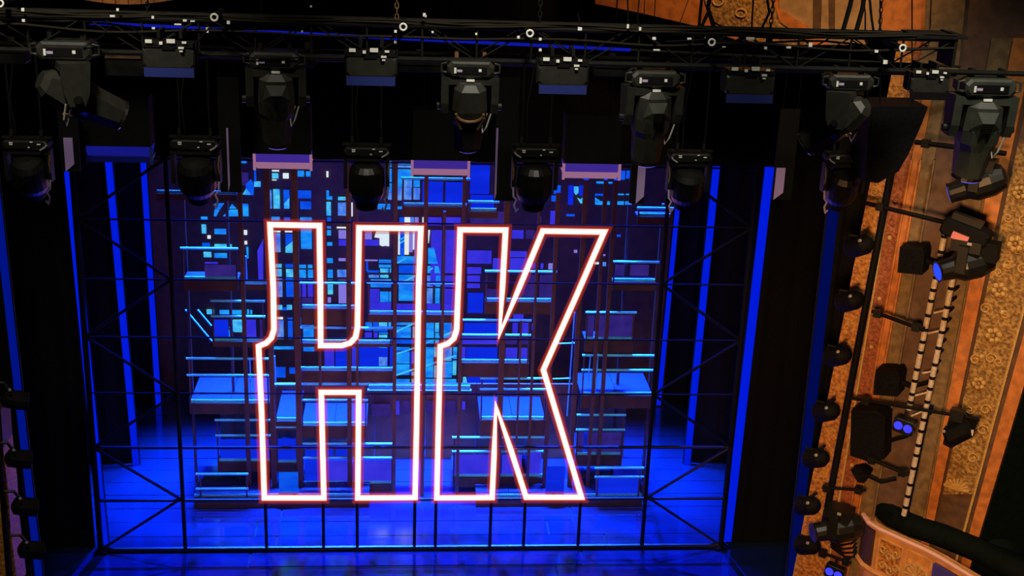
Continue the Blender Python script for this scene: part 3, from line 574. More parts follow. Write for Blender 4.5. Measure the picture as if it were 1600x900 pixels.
wash_head('round wash light above the right bar of the letter H', 573, 226, tilt=6, sc=1.0)
wash_head('round wash light above the left bar of the letter K', 837, 227, tilt=8, sc=1.02, flip=-1)
wash_head('wash light over the blue strips right of the letter K', 1078, 236, tilt=22, sc=.95, flip=-1)
wash_head('wash light at the right end of the lower pipe', 1322, 238, tilt=26, sc=.95, flip=-1)

def hung_box(label, x0, x1, y0, y1, lip, Y=-3.4, m='glow_violet'):  # light falling on faces and lips is put into their emission
    r0 = at((x0+x1)/2, y0, Y); r = thing('hung_box', label, 'stage light', (r0.x, Y, r0.z), 'lit boxes hung under the border')
    A, B = at(x0, y1, Y), at(x1, y1, Y); zt_, zb = r0.z, at((x0+x1)/2, y1, Y).z; zm = at((x0+x1)/2, lip, Y).z; cx, wd = (A.x+B.x)/2, B.x-A.x
    MB().box((cx, Y+.15, (zt_+zm)/2), (wd*.98, .30, zt_-zm)).build('housing', 'soot', r)
    zq = zb+(zm-zb)*.42
    MB().loft([[Vector(q) for q in ((cx-wd*h, Y+dy, z), (cx+wd*h, Y+dy, z), (cx+wd*h, Y+.3-dy, z), (cx-wd*h, Y+.3-dy, z))] for z, h, dy in ((zm, .49, 0.0), (zq, .47, .06))]).build('glow_face', m, r)
    MB().loft([[Vector(q) for q in ((cx-wd*h, Y+dy, z), (cx+wd*h, Y+dy, z), (cx+wd*h, Y+.3-dy, z), (cx-wd*h, Y+.3-dy, z))] for z, h, dy in ((zq, .50, .0), (zb, .46, .08))]).build('lip', 'glow_pink' if m == 'glow_violet' else 'gel_blue', r)
    for s in (-1, 1):
        MB().box((cx+s*wd*.49, Y-.005, (zm+zb)/2), (.035, .03, zm-zb)).build('corner_clip', 'glow_pink' if m == 'glow_violet' else 'gel_blue', r)
        MB().cyl((cx+s*wd*.3, Y+.15, zt_), (cx+s*wd*.3, Y+.15, 12.3), .01, n=5).build('hanger', 'soot', r)
hung_box('hanging black box with violet-lit lip above the left of letter H', 397, 487, 165, 266, 241)
hung_box('hanging black box with violet-lit lip above the gap between letters', 643, 733, 172, 276, 251)
hung_box('hanging black box with violet-lit lip above the letter K', 879, 968, 180, 281, 256)
hung_box('hanging black box with deep blue-lit face above the left strips', 133, 238, 150, 256, 229, m='glow_blue')
def side_panel(label, x0, x1, y0, y1, fx0, fx1, fy0, Y=-4.2):
    a = at(x0, y1, Y); b_ = at(x1, y1, Y); t = at(x0, y0, Y); r = thing('masking_board', label, 'panel', ((a.x+b_.x)/2, Y, t.z), 'black hanging panels of the rig')
    MB().box(((a.x+b_.x)/2, Y+.02, (a.z+t.z)/2), (abs(b_.x-a.x), .04, t.z-a.z)).build('board', 'soot', r)
    for q in (a.x+.03, b_.x-.03): MB().cyl((q, Y+.02, t.z), (q, Y+.02, 12.4), .006, n=5).build('hanger', 'soot', r)
    f0, f1 = at(fx0, y1, Y), at(fx1, y1-6, Y); ft = at(fx0, fy0, Y)
    MB().add([(f0.x, Y-.01, f0.z), (f1.x, Y-.03, f1.z+.05), (f1.x, Y-.03, ft.z), (f0.x, Y-.01, ft.z), (f0.x, Y+.02, f0.z), (f1.x, Y+.01, f1.z+.05), (f1.x, Y+.01, ft.z), (f0.x, Y+.02, ft.z)],
        [(0, 1, 2, 3), (7, 6, 5, 4), (0, 4, 5, 1), (1, 5, 6, 2), (2, 6, 7, 3), (3, 7, 4, 0)]).build('lit_flap', 'glow_violet' if False else 'lilac_glow', r)
mat('lilac_glow', (.30, .22, .36), .5, emit=(.05, .025, .085), estr=.45)  # pinkish light on the panel edges, put into the flap's glow
side_panel('black hanging panel with violet-lit flap at the far left', 96, 126, 150, 268, 103, 117, 215)
side_panel('tall black hanging panel between the two letters, left of K', 771, 806, 120, 314, 772, 775, 200)
side_panel('black hanging panel with violet-lit flap right of the K', 983, 1006, 200, 318, 993, 1005, 255)
side_panel('black hanging panel with violet-lit flap over the right legs', 1206, 1236, 170, 312, 1208, 1222, 262)
side_panel('plain black hanging panel left of the left hanging box', 345, 378, 120, 300, 357, 360, 200)

# loudspeaker flown at the right end, seen from behind
sp = [(1358, 166), (1450, 167), (1441, 192), (1420, 240), (1404, 268), (1372, 286), (1352, 284)]
pts = [at(x, y, -6.6) for x, y in sp]; c = sum(pts, Vector())/len(pts)
r = thing('hung_speaker', 'large black wedge speaker hung at the right end of the rig', 'speaker', tuple(c))
cab = MB().prism(pts, (0, .55, 0)).build('cabinet', 'soot', r)
MB().prism([c+(p-c)*.9+Vector((0, -.012, 0)) for p in pts], (0, .02, 0)).build('grille', 'velour', r)
for x in (1375, 1425): MB().cyl(at(x, 168, -6.4), at(x, -40, -6.4), .008, n=5).build('hanger', 'soot', r)
# chains and cables that run up out of the picture
def chain(label, px, py0, py1, px1, Y=TY-.1):
    a, b_ = at(px, py0, Y), at(px1, py1, Y); r = thing('hoist_chain', label, 'chain', tuple(b_), 'hoist chains of the truss'); L = (b_-a).length; k = int(L/.05)
    mb = MB()
    for i in range(k):
        c = a+(b_-a)*((i+.5)/k); s = i % 2
        pts = [c + Vector(((math.cos(t)*.017 if s else 0), (0 if s else math.cos(t)*.017), math.sin(t)*.033)) for t in [2*math.pi*j/8 for j in range(8)]]
        mb.tube(pts, .006, 4, True)
    tag(mb.build('chain_link', 'bronze' if px == 620 else 'black_metal', r), kind='stuff')
    MB().box(b_, (.05, .05, .07)).build('hook', 'black_metal', r)
chain('bronze hoist chain above the letter H', 620, -190, 40, 620)
chain('dark hoist chain above the letter K', 852, -190, 44, 843)
chain('dark hoist chain right of the middle of the truss', 1228, -190, 62, 1202)
chain('dark hoist chain near the right end of the truss', 1388, -190, 62, 1374)
chain('dark hoist chain near the left end of the truss', 234, -190, 30, 230)
def cable_run(label, runs, Y=TY-.05):
    a = at(*runs[0][0], Y); r = thing('cable_bundle', label, 'cable', tuple(a), 'cables rising from the truss')
    for *pp, rad in runs: MB().tube([at(x, y, Y) for x, y in pp], rad, 6).build('cable', 'cable', r)
cable_run('thick black cables fanning up near the right end of the truss', [((1349, -190), (1335, -20), (1328, 10), (1316, 52), .022), ((1366, -190), (1352, -20), (1348, 12), (1337, 52), .022), ((1360, -190), (1346, -20), (1352, 20), (1352, 52), .008), ((1371, -190), (1357, -20), (1362, 30), (1366, 55), .012)])
cable_run('black cables hanging over the orange arch right of center', [((1112, -190), (1098, -20), (1092, 42), .014), ((1126, -190), (1112, -20), (1106, 12), (1116, 45), (1118, 64), .020), ((1106, 20), (1096, 42), .016), ((1192, -190), (1178, -20), (1174, 50), .008), ((1210, -190), (1196, -20), (1202, 20), (1190, 45), (1150, 66), .012), ((1097, -190), (1083, -20), (1060, 42), .004)])
cable_run('thin dark cables above the letter K', [((994, -190), (980, -20), (982, 42), .008), ((1014, -190), (1000, -20), (996, 30), (1001, 46), .006), ((903, 20), (907, 46), .008), ((422, -190), (408, -10), (409, 16), .010)])
# loose cable swags along the truss
cable_run('dark cables sagging along the underside of the truss', [((130, 75), (160, 56), (172, 40), .006), ((205, 42), (225, 58), (250, 62), .006), ((305, 70), (320, 52), (326, 44), .008), ((1040, 65), (1100, 62), (1160, 66), (1200, 80), .008), ((345, 78), (400, 92), (470, 90), .006)], TY-.3)
# small boxes on the truss between the lights
def pod(label, x0, y0, x1, y1, m='fixture_dark', Y=TY+.25, top=None):
    a, c = at(x0, y0, Y), at(x1, y1, Y); r = thing('junction_box', label, 'box', ((a.x+c.x)/2, Y, c.z), 'boxes clamped behind the truss')
    MB().bev(((a.x+c.x)/2, Y, (a.z+c.z)/2), (c.x-a.x, .22, a.z-c.z), .015).build('case', m, r)
    MB().box(((a.x+c.x)/2, Y-.115, a.z-.02), ((c.x-a.x)*.9, .02, .025)).build('top_edge', top or 'black_metal', r)
    MB().box(((a.x+c.x)/2, Y, a.z+.04), (.06, .06, .1)).build('clamp', 'black_metal', r)
pod('box with a bronze top edge between the two leftmost lights', 165, 82, 228, 117, top='bronze')
pod('dark box right of the second moving light', 468, 80, 495, 103, top='bronze')
pod('dark box between the middle strobe panel and fourth moving light', 925, 97, 985, 118)
pod('dark box left of the brown moving light', 620, 92, 690, 112, m='soot')
pod('dark box at the far left end of the truss', -5, 72, 45, 98, top='bronze')

# ================================================================== THE HOUSE WALL AND BOX ON THE RIGHT
mat('gilt', (.60, .25, .045), .5, nscale=22, bump=.5, col2=(.26, .09, .014))
mat('gilt_relief', (.60, .36, .11), .5, noise=.35, nscale=40, bump=.2)
mat('gilt_rosette_ground', (.40, .22, .05), .55, nscale=22, bump=.7, col2=(.15, .07, .015))
mat('red_plaster', (.36, .10, .03), .6, nscale=22, bump=.45, col2=(.19, .05, .018))
mat('orange_trim', (.52, .17, .035), .55, noise=.35, nscale=9, bump=.1)
mat('ochre', (.19, .115, .045), .65, noise=.4, nscale=10, bump=.15)
mat('brown_plaster', (.12, .060, .034), .7, noise=.35, nscale=7, bump=.15)
mat('beige_plaster', (.36, .22, .10), .7, noise=.3, nscale=6, bump=.1)
mat('dark_groove', (.05, .02, .008), .7)
mat('umber', (.10, .045, .018), .7, noise=.4, nscale=8)
mat('green_drape', (.0012, .004, .0028), .9, spec=.05, noise=.4, nscale=14)
mat('rim_cloth', (.0015, .005, .004), .8, spec=.1, noise=.4, nscale=14)
mat('peach', (.70, .32, .10), .55, noise=.25, nscale=9, bump=.15)
mat('pink_edge', (.75, .42, .32), .5)
mat('poster_violet', (.07, .05, .30), .5, noise=.3, nscale=5)
mat('poster_pale', (.50, .50, .75), .5)
mat('worn_white', (.62, .50, .38), .6, noise=.3, nscale=30)
emis('lamp_blue', (.02, .06, 1.0), 1.3)
emis('lamp_violet', (.05, .05, 1.0), 1.2)
mat('lamp_pink', (.55, .18, .16), .3, emit=(.6, .13, .10), estr=.25)

hw = thing('wall_right', 'splayed house wall with gilded and orange plaster bands', None, tuple(aw(1400, 700)), kind='structure')
def slab(poly, m, name, parent, off=0.0, t=.10):
    return MB().prism([aw(x, y, off) for x, y in poly], WN*-t).build(name, m, parent)
def bx(x4, x7, y): return x4 + (x7-x4)*(y-400)/350.0
def band(a, b_, m, name, off, y0=60, y1=960, t=.3):
    ys = [y0, 300, 500, 700, y1]; ys = [y for y in ys if y0 <= y <= y1]
    return slab([(bx(*a, y), y) for y in ys] + [(bx(*b_, y), y) for y in ys[::-1]], m, name, hw, off, t)
E0, E1, E2, E3, E4, E5, E6, E7, E8, E9, E10, E11, E12 = (1337, 1268), (1374, 1316), (1398, 1337), (1412, 1350), (1434, 1374), (1488, 1425), (1520, 1455), (1546, 1473), (1553, 1478), (1622, 1528), (1633, 1537), (1660, 1556), (1800, 1700)
band(E0, E1, 'gilt', 'gilded_band', .06)
band(E1, E2, 'red_plaster', 'red_band', .03)
band(E2, E3, 'orange_trim', 'orange_molding', .08)
band(E3, E4, 'ochre', 'ochre_molding', .04)
band(E4, E5, 'brown_plaster', 'brown_panel', 0.0)
band(E5, E6, 'ochre', 'ochre_molding', .05)
band(E6, E7, 'orange_trim', 'orange_molding', .10)
band(E7, E8, 'dark_groove', 'groove', .03)
band(E8, E9, 'gilt_rosette_ground', 'rosette_band', .07, 225, 772)
band(E8, E9, 'umber', 'plain_panel', .03, 772, 960)
band(E8, E9, 'brown_plaster', 'plain_panel', .04, 60, 225)
band(E9, E10, 'umber', 'groove', .04)
band(E10, E11, 'orange_trim', 'orange_molding', .10)
slab([(bx(*E11, 60), 60), (1900, 60), (1900, 960), (bx(*E11, 960), 960)], 'green_drape', 'dark_recess', hw, -.05)
# thin ribs that edge the mouldings
for e, m in ((E1, 'gilt_relief'), (E2, 'orange_trim'), (E3, 'orange_trim'), (E4, 'ochre'), (E6, 'ochre'), (E9, 'gilt_relief')):
    MB().cyl(aw(bx(*e, 250), 250, .12), aw(bx(*e, 900), 900, .12), .018, n=6).build('rib', m, hw)
WR = Matrix([WD, WN, Vector((0, 0, 1))]).transposed()      # local x along the wall, y towards the house
def wpt(px, py, off, dx=0, dz=0): return aw(px, py, off) + WD*dx + Vector((0, 0, dz))
# carved rosettes with petals, a shell and scrolls
def rosette(px, py, R=.12, off=.08, petals=6):
    c = aw(px, py, off); r = MB().tube([c + WD*math.cos(t)*R*1.25 + Vector((0, 0, math.sin(t)*R*1.25)) for t in [2*math.pi*k/20 for k in range(20)]], R*.10, 5, True).build('rosette', 'gilt_rosette_ground', hw)
    for k in range(petals):
        t = 2*math.pi*k/petals+.3; p = c + WD*math.cos(t)*R*.68 + Vector((0, 0, math.sin(t)*R*.68)) + WN*.015
        MB().sphere(p, R*.36, 7, 5).build('petal', 'gilt_relief', r)
    MB().sphere(c+WN*.03, R*.28, 8, 5).build('rosette_eye', 'gilt_rosette_ground', r)
for px, py, R in ((1587, 380, .10), (1594, 300, .085), (1562, 452, .095), (1553, 523, .10), (1530, 598, .085)): rosette(px, py, R)
def scroll(px, py, R, turn=1, m='gilt_relief', off=.085, name='scroll', parent=None, fn=None):
    pts = []
    for k in range(17):
        t = turn*k/16*2.6*math.pi; rr = R*(1-.75*k/16); pts.append(aw(px, py, off) + WD*(math.cos(t)*rr) + Vector((0, 0, math.sin(t)*rr)))
    return MB().tube(pts, R*.13, 5).build(name, m, parent or hw)
for i, (px, py) in enumerate(((1575, 340), (1600, 345), (1575, 412), (1598, 420), (1560, 425), (1540, 482), (1570, 490), (1548, 560), (1560, 565), (1524, 562), (1515, 640), (1540, 640), (1520, 665), (1535, 672), (1497, 715), (1520, 716))):
    scroll(px, py, .075 if i % 2 else .06, 1 if i % 2 else -1)
for px, py in ((1566, 488), (1534, 557), (1570, 415), (1521, 690)):
    MB().sphere(aw(px, py, .09), .035, 7, 5).build('bud', 'gilt_relief', hw)
sh = aw(1494, 765, .08)
for k in range(9):
    t = math.pi*(k+.5)/9; MB().cyl(sh+WN*.01, sh + WD*math.cos(t)*.16 + Vector((0, 0, math.sin(t)*.16)), .008, .024, 6).build('shell_rib', 'gilt_relief', hw)
# carved ornaments on the gilded and red bands near the stage
for i, py in enumerate(range(300, 800, 34)):
    x = bx(1348, 1284, py); scroll(x, py, .06, 1 if i % 2 else -1, 'gilt_relief', .07)
    x = bx(1386, 1327, py+12); scroll(x, py+12, .055, -1 if i % 2 else 1, 'red_plaster', .05)
for py in (375, 470, 545, 640, 730):
    x = bx(1385, 1327, py); c = aw(x, py, .05)
    MB().tube([c + WD*math.cos(t)*.10 + Vector((0, 0, math.sin(t)*.10)) for t in [math.pi*k/8 for k in range(9)]], .02, 5).build('arch_molding', 'red_plaster', hw)
    MB().sphere(c+Vector((0, 0, .03)), .03, 7, 5).build('boss', 'gilt_relief', hw)

# proscenium arch and coffered wall above the truss
ar = thing('trim_1', 'orange and beige plaster arch over the right end of the rig', None, tuple(aw(1300, 40)), kind='structure')
def up(poly, m, name, off=0., t=.12): return slab(poly, m, name, ar, off, t)
up([(1455, -200), (1530, -200), (1497, 110), (1430, 110), (1455, 40)], 'ochre', 'pilaster', .10)
up([(1528, -200), (1760, -200), (1740, 120), (1496, 120)], 'brown_plaster', 'wall_panel', .02)
up([(1368, -200), (1460, -200), (1452, 62), (1400, 62), (1374, 40)], 'orange_trim', 'orange_panel', .02)
up([(1456, -200), (1464, -200), (1450, 70), (1443, 70)], 'ochre', 'rib', .14)
up([(1330, -200), (1370, -200), (1376, 42), (1400, 62), (1350, 62)], 'beige_plaster', 'beige_panel', .03)
up([(1200, -200), (1335, -200), (1352, 70), (1290, 70), (1258, 40), (1214, 16)], 'beige_plaster', 'beige_panel', 0.)
up([(1150, -200), (1206, -200), (1216, 14), (1258, 40), (1292, 70), (1270, 70), (1218, 34)], 'orange_trim', 'arch_molding', .05)
up([(1270, -20), (1284, -20), (1282, 48), (1270, 48)], 'umber', 'stain', .015, .02); up([(1294, -20), (1304, -20), (1304, 52), (1295, 52)], 'umber', 'stain', .015, .02)
up([(1040, -200), (1155, -200), (1222, 36), (1262, 70), (1180, 70), (1110, 30)], 'gilt_rosette_ground', 'carved_band', .03)
up([(920, -200), (1045, -200), (1112, 28), (1182, 66), (1150, 62), (1085, 40), (1000, 20), (930, 6)], 'orange_trim', 'arch_molding', .0)
for px, py in ((1158, 20), (1122, 2)):
    c = aw(px, py, .05); MB().tube([c + WD*math.cos(t)*.07 + Vector((0, 0, math.sin(t)*.05)) for t in [2*math.pi*k/16 for k in range(16)]], .014, 5, True).build('rosette', 'gilt_relief', ar)
la = thing('trim_2', 'orange plaster arch edge at the top left above the truss', None, tuple(at(200, -20, -5.5)), kind='structure')
for k in range(8):
    x0, x1 = 120+20*k, 142+20*k; ya = -2+9*math.sin(math.pi*(k)/8); yb = -2+9*math.sin(math.pi*(k+1)/8)
    MB().prism([at(x0, -60, -5.5), at(x1-1, -60, -5.5), at(x1-1, yb, -5.5), at(x0, ya, -5.5)], (0, .3, 0)).build('arch_block', 'orange_trim', la)
# left proscenium edge
lp = thing('wall_left', 'gilded plaster edge of the opening at the far left', None, tuple(at(5, 800, -5.0)), kind='structure')
for (y0, y1, xr0, xr1, m) in ((640, 700, 0, 4, 'umber'), (700, 770, 4, 12, 'gilt'), (770, 830, 12, 16, 'gilt'), (830, 920, 16, 27, 'gilt')):
    MB().prism([at(-120, y0, -5), at(xr0+1, y0, -5), at(xr1+1, y1, -5), at(-120, y1, -5)], (0, .4, 0)).build('plaster_block', m, lp)

# ------------------------------------------------------------------ lighting boom, ladder and side lights
OFFB = .55
def wp(px, py, off=OFFB): return aw(px, py, off)
bo = thing('light_boom', 'tall black boom pipe standing before the gilded band', 'boom', tuple(wp(1290, 800)))
MB().cyl(wp(1394, 262), wp(1286, 830), .045, n=10).build('upright', 'soot', bo)
def arm(label, p, q, rad=.03, off=OFFB+.06):
    r = thing('cross_pipe', label, 'pipe', tuple(wp(*p, off)), 'cross pipes on the side lighting booms')
    MB().cyl(wp(*p, off), wp(*q, off), rad, n=8).build('pipe', 'soot', r)
    for t in (.12, .85):
        c = wp(*p, off).lerp(wp(*q, off), t); MB().box(c, (.09, .09, .09), WR).build('clamp', 'fixture_dark', r)
arm('highest cross pipe beside the black wedge speaker', (1430, 222), (1572, 240))
arm('cross pipe under the blue-lens moving light', (1352, 317), (1556, 367), .028)
arm('cross pipe from the boom to the taped ladder pipes', (1362, 486), (1444, 516), .024)
arm('long cross pipe holding the lamp over the rosette band', (1330, 622), (1530, 655), .022)
arm('cross pipe just above the balcony box', (1285, 762), (1352, 766), .02)
arm('low cross pipe at the left of the balcony box', (1280, 862), (1330, 880), .02)
arm('sloping arm below the large black speaker', (1355, 715), (1420, 742), .024)
lad = thing('pipe_ladder', 'two pale taped ladder pipes standing on the brown panel', 'ladder', tuple(wp(1412, 800, .35)))
def taped(a, b_, n):
    A, B = wp(*a, .35), wp(*b_, .35); MB().cyl(A, B, .034, n=8).build('stile', 'worn_white', lad)
    for k in range(n):
        t = (k+.5)/n + random.uniform(-.2, .2)/n; c = A.lerp(B, t); d = (B-A).normalized(); MB().cyl(c-d*.02, c+d*.02, .037, n=8).build('tape_band', 'soot', lad)
taped((1477, 360), (1420, 640), 14); taped((1492, 420), (1412, 805), 18)
for k, (a, b_) in enumerate((((1459, 489), (1480, 484)), ((1450, 521), (1472, 516)), ((1441, 583), (1458, 580)), ((1430, 618), (1449, 613)), ((1424, 650), (1443, 642)))):
    MB().cyl(wp(*a, .36), wp(*b_, .36), .012, n=6).build('rung', 'worn_white', lad)
for k in range(9):
    c = wp(1497-4.1*k, 448+16.5*k, .12); MB().cyl(c, c+WN*.16+WD*.0, .02, n=6).build('peg', 'soot', hw)
lp2 = thing('dark_pipe', 'dark pipe beside the taped ladder near the balcony', 'pipe', tuple(wp(1418, 800, .30)))  # dark pipe with a coupler at its top
MB().cyl(wp(1449, 640, .28), wp(1416, 800, .28), .035, n=8).build('pipe', 'soot', lp2); MB().box(wp(1450, 640, .28), (.1, .1, .1), WR).build('coupler', 'soot', lp2)

def par(label, px, py, sc=1.0, dirv=(-.8, .5, -.3), group='round lamps on the boom', m='soot', lens='lens_glass', off=OFFB+.05, hook=(14, -20)):
    """round-bodied lamp on a hook clamp"""
    c = wp(px, py, off); r = thing('boom_lamp', label, 'stage light', tuple(c), group); ax = Vector(dirv).normalized()
    k = .15*sc
    h = MB().lathe(c-ax*k*1.5, ax, ((0, k*.25), (k*.15, k*.62), (k*.7, k*.95), (k*1.6, k), (k*2.5, k*1.02), (k*2.7, k*.9)), 14).build('body', m, r)
    MB().lathe(c+ax*k*1.19, ax, ((0, k*.88), (.01, k*.7), (.012, .01)), 14).build('lens', lens, h)
    q = wp(px+hook[0], py+hook[1], off); MB().tube([c+Vector((0, 0, k*.9)), c.lerp(q, .5)+Vector((0, 0, .05)), q], .022, 6).build('hook_clamp', 'fixture_dark', r)
    MB().tube([c-WD*k*1.05, c-WD*k*1.1+Vector((0, 0, k*.9)), c+WD*k*1.1+Vector((0, 0, k*.9)), c+WD*k*1.05], .016, 5).build('bracket', 'fixture_dark', r)
    MB().sphere(c-ax*k*.3+WN*k*.75+Vector((0, 0, k*.6)), .028, 6, 4).build('glint_knob', 'silver', r)
names = ('top', 'second from top', 'third from top', 'fourth from top', 'fifth from top', 'sixth from top', 'lowest')
for nme, (px, py) in zip(names, ((1343, 384), (1328, 470), (1309, 556), (1291, 643), (1275, 716), (1262, 790), (1262, 852))):
    par(f'round black lamp on the boom at the gilded band, {nme}', px, py, .85, (-.45, .8, -.45))
lb = thing('light_boom', 'dark boom pipe at the left edge holding four lamps', 'boom', tuple(at(14, 925, -5.4)))
MB().cyl(at(-14, 540, -5.4), at(16, 930, -5.4), .035, n=8).build('upright', 'soot', lb)
for i, (px, py) in enumerate(((4, 622), (10, 715), (20, 790), (30, 858))):
    c = at(px+14, py, -5.4); r = thing('boom_lamp', f'black lamp on the left edge of the picture, {("topmost", "second", "third", "lowest")[i]} of four', 'stage light', tuple(c), 'lamps at the left edge')
    h = MB().lathe(c-Vector((.12, 0, 0)), (.85, .4, -.3), ((0, .05), (.04, .11), (.2, .12), (.3, .12), (.31, .09)), 12).build('body', 'soot', r)
    MB().tube([c+Vector((0, 0, .08)), c+Vector((-.08, 0, .2)), c+Vector((-.2, 0, .2))], .02, 6).build('hook_clamp', 'fixture_dark', r)
    MB().sphere(c+Vector((.02, -.1, .15)), .02, 6, 4).build('glint_knob', 'silver', r)

def side_mover(label, px, py, dirv, lens, sc=1.0, off=.8):
    c = wp(px, py, off); ax = Vector(dirv).normalized(); r = thing('side_light', label, 'stage light', tuple(c), 'moving lights on the side wall')
    k = sc; rt = ax.orthogonal().normalized()
    h = MB().lathe(c-ax*.30*k, ax, ((0, .06*k), (.03*k, .13*k), (.16*k, .17*k), (.34*k, .165*k), (.42*k, .12*k), (.58*k, .105*k), (.60*k, .115*k)), 14).build('head', 'fixture_dark', r)
    MB().lathe(c+ax*.295*k, ax, ((0, .10*k), (.012, .085*k), (.014, .01)), 14).build('lens', lens, h)
    MB().box(c+Vector((0, 0, .22*k)), (.30*k, .22*k, .12*k), WR).build('base', 'fixture_dark', r)
    for s in (-1, 1): MB().box(c+WN*(s*.19*k)+Vector((0, 0, .10*k)), (.10*k, .04*k, .28*k), WR).build('yoke_arm', 'fixture_dark', r)
    MB().box(c+WD*.05+WN*.15*k+Vector((0, 0, .27*k)), (.05, .02, .03), WR).build('marking', 'silver', r)
side_mover('moving light with a bright blue lens under the green moving head', 1528, 288, (-.80, .35, -.42), 'lamp_blue', 1.08)
side_mover('moving light with a small blue lens beside the square black speaker', 1508, 414, (-.88, -.05, -.22), 'lamp_blue', 1.12)
side_mover('moving light resting above the balcony box, pointing left', 1308, 826, (-.95, -.1, -.12), 'lens_glass', 1.12, .7)
# fixture with a pink window
c = wp(1510, 362, .75); r = thing('gel_scroller', 'black scroller box with a pink window on the cross pipe', 'stage light', tuple(c))
ob = MB().bev(c, (.55, .25, .20), .04, WR @ Euler((0, .20, 0)).to_matrix()).build('case', 'soot', r)
MB().box(wp(1500, 371, .9), (.19, .03, .08), WR @ Euler((0, .22, 0)).to_matrix()).build('window', 'lamp_pink', r)
MB().box(c+Vector((0, 0, .14)), (.35, .1, .08), WR @ Euler((0, .2, 0)).to_matrix()).build('clamp', 'fixture_dark', r); MB().box(wp(1545, 392, .75), (.22, .2, .22), WR).build('motor', 'soot', r)
# square speakers
def speaker(label, poly, off=.45, d=.3):
    pts = [wp(x, y, off) for x, y in poly]; c = sum(pts, Vector())/len(pts); r = thing('wall_speaker', label, 'speaker', tuple(c), 'black speakers on the house wall')
    MB().prism(pts, WN*-d).build('cabinet', 'soot', r)
    MB().prism([c+(p-c)*.86+WN*.012 for p in pts], WN*-.02).build('grille', 'velour', r)
    MB().tube([c-WN*d*.5, c-WN*d*.5+WD*.25+Vector((0, 0, -.05)), c-WN*d+WD*.4], .03, 6).build('bracket', 'soot', r)
speaker('square black speaker between red band and brown panel', [(1406, 386), (1441, 388), (1444, 398), (1440, 430), (1402, 426)])
speaker('square black speaker lower on the brown panel', [(1368, 579), (1402, 581), (1406, 590), (1402, 620), (1364, 617)])
speaker('large black chamfered speaker beside the blue twin lamp', [(1330, 641), (1368, 641), (1383, 650), (1381, 718), (1358, 722), (1328, 712)])
speaker('small black wedge speaker just above the balcony rim', [(1329, 735), (1345, 732), (1357, 742), (1350, 755), (1340, 754)], d=.2)
# twin blue lamps
def twin(label, px, py):
    c = wp(px, py, .5); r = thing('twin_lamp', label, 'stage light', tuple(c), 'twin blue lamps on the house wall')
    RR = WR @ Euler((0, .12, 0)).to_matrix(); MB().bev(c, (.26, .12, .19), .02, RR).build('case', 'fixture_dark', r)
    for s in (-1, 1):
        q = c + WD*(s*.06)+Vector((0, 0, -s*.008)); MB().lathe(q+WN*.062, WN, ((0, .056), (.012, .05), (.014, .01)), 12).build('lens', 'lamp_violet', r)
    MB().cyl(c+Vector((0, 0, .09)), c+Vector((0, 0, .2)), .02, n=6).build('stem', 'fixture_dark', r)
twin('twin blue lamp beside the taped ladder pipes', 1413, 665); twin('twin blue lamp at the bottom edge left of the balcony box', 1305, 893)
# lamp with barn door over the rosette band
c = wp(1496, 676, .75); r = thing('barn_door_lamp', 'black lamp with barn doors hanging over the rosette band', 'stage light', tuple(c))
MB().prism([wp(x, y, .75) for x, y in ((1482, 654), (1521, 668), (1514, 684), (1486, 701), (1473, 694))], WN*-.28).build('barn_door', 'soot', r)
MB().lathe(c, (-.6, .4, -.6), ((-.2, .05), (-.15, .12), (.1, .13), (.14, .10)), 12).build('body', 'soot', r)
MB().box(wp(1496, 648, .75), (.16, .12, .14), WR).build('clamp', 'fixture_dark', r); MB().box(wp(1519, 676, .80), (.03, .02, .07), WR).build('latch', 'worn_white', r); MB().sphere(wp(1475, 674, .85), .02, 6, 4).build('knob', 'silver', r)

# ------------------------------------------------------------------ balcony box with carved front and dark draped rim
ZB = 3.55
rim = [(1352, 806), (1360, 818), (1376, 828), (1398, 838), (1420, 848), (1445, 859), (1470, 872), (1500, 890), (1530, 908), (1570, 935)]
P = [atz(x, y, ZB) for x, y in rim]
bxo = thing('balcony_box', 'curved theatre box with carved peach front and dark draped rim', 'balcony', tuple(Vector((P[4].x, P[4].y, ZB-1.2))))
H = 1.25
def strip_wall(pts, z0, z1, th, m, name, parent):
    rings = []
    for i, p in enumerate(pts):
        a = pts[max(i-1, 0)]; b_ = pts[min(i+1, len(pts)-1)]; t = (b_-a); t.z = 0; nrm = Vector((t.y, -t.x, 0)).normalized()
        rings.append([Vector((p.x, p.y, z0)), Vector((p.x, p.y, z1)), Vector((p.x, p.y, z1))-nrm*th, Vector((p.x, p.y, z0))-nrm*th])
    return MB().loft(rings).build(name, m, parent)
fr_ = strip_wall(P, ZB-H, ZB, .12, 'peach', 'front', bxo)
out = []
for i, p in enumerate(P):
    a = P[max(i-1, 0)]; b_ = P[min(i+1, len(P)-1)]; t = b_-a; t.z = 0; out.append(Vector((t.y, -t.x, 0)).normalized())
flip = 1 if out[4].y < 0 else -1; out = [o*flip for o in out]
MB().tube([p+o*.03+Vector((0, 0, .02)) for p, o in zip(P, out)], .035, 6).build('top_molding', 'pink_edge', fr_)
MB().tube([p+o*.02+Vector((0, 0, -.62)) for p, o in zip(P, out)], .05, 6).build('lower_molding', 'peach', fr_)
def fpos(u, dz, k=.02):
    i = min(int(u), len(P)-2); f = u-i; return P[i].lerp(P[i+1], f)+out[i].lerp(out[i+1], f)*k+Vector((0, 0, dz))
MB().loft([[fpos(u, -.05, k), fpos(u, -.6, k), fpos(u, -.6, k-.05), fpos(u, -.05, k-.05)] for u, k in ((.1, .03), (.6, .03), (1.1, .03), (1.6, .03))]).build('dark_end_panel', 'dark_groove', fr_)
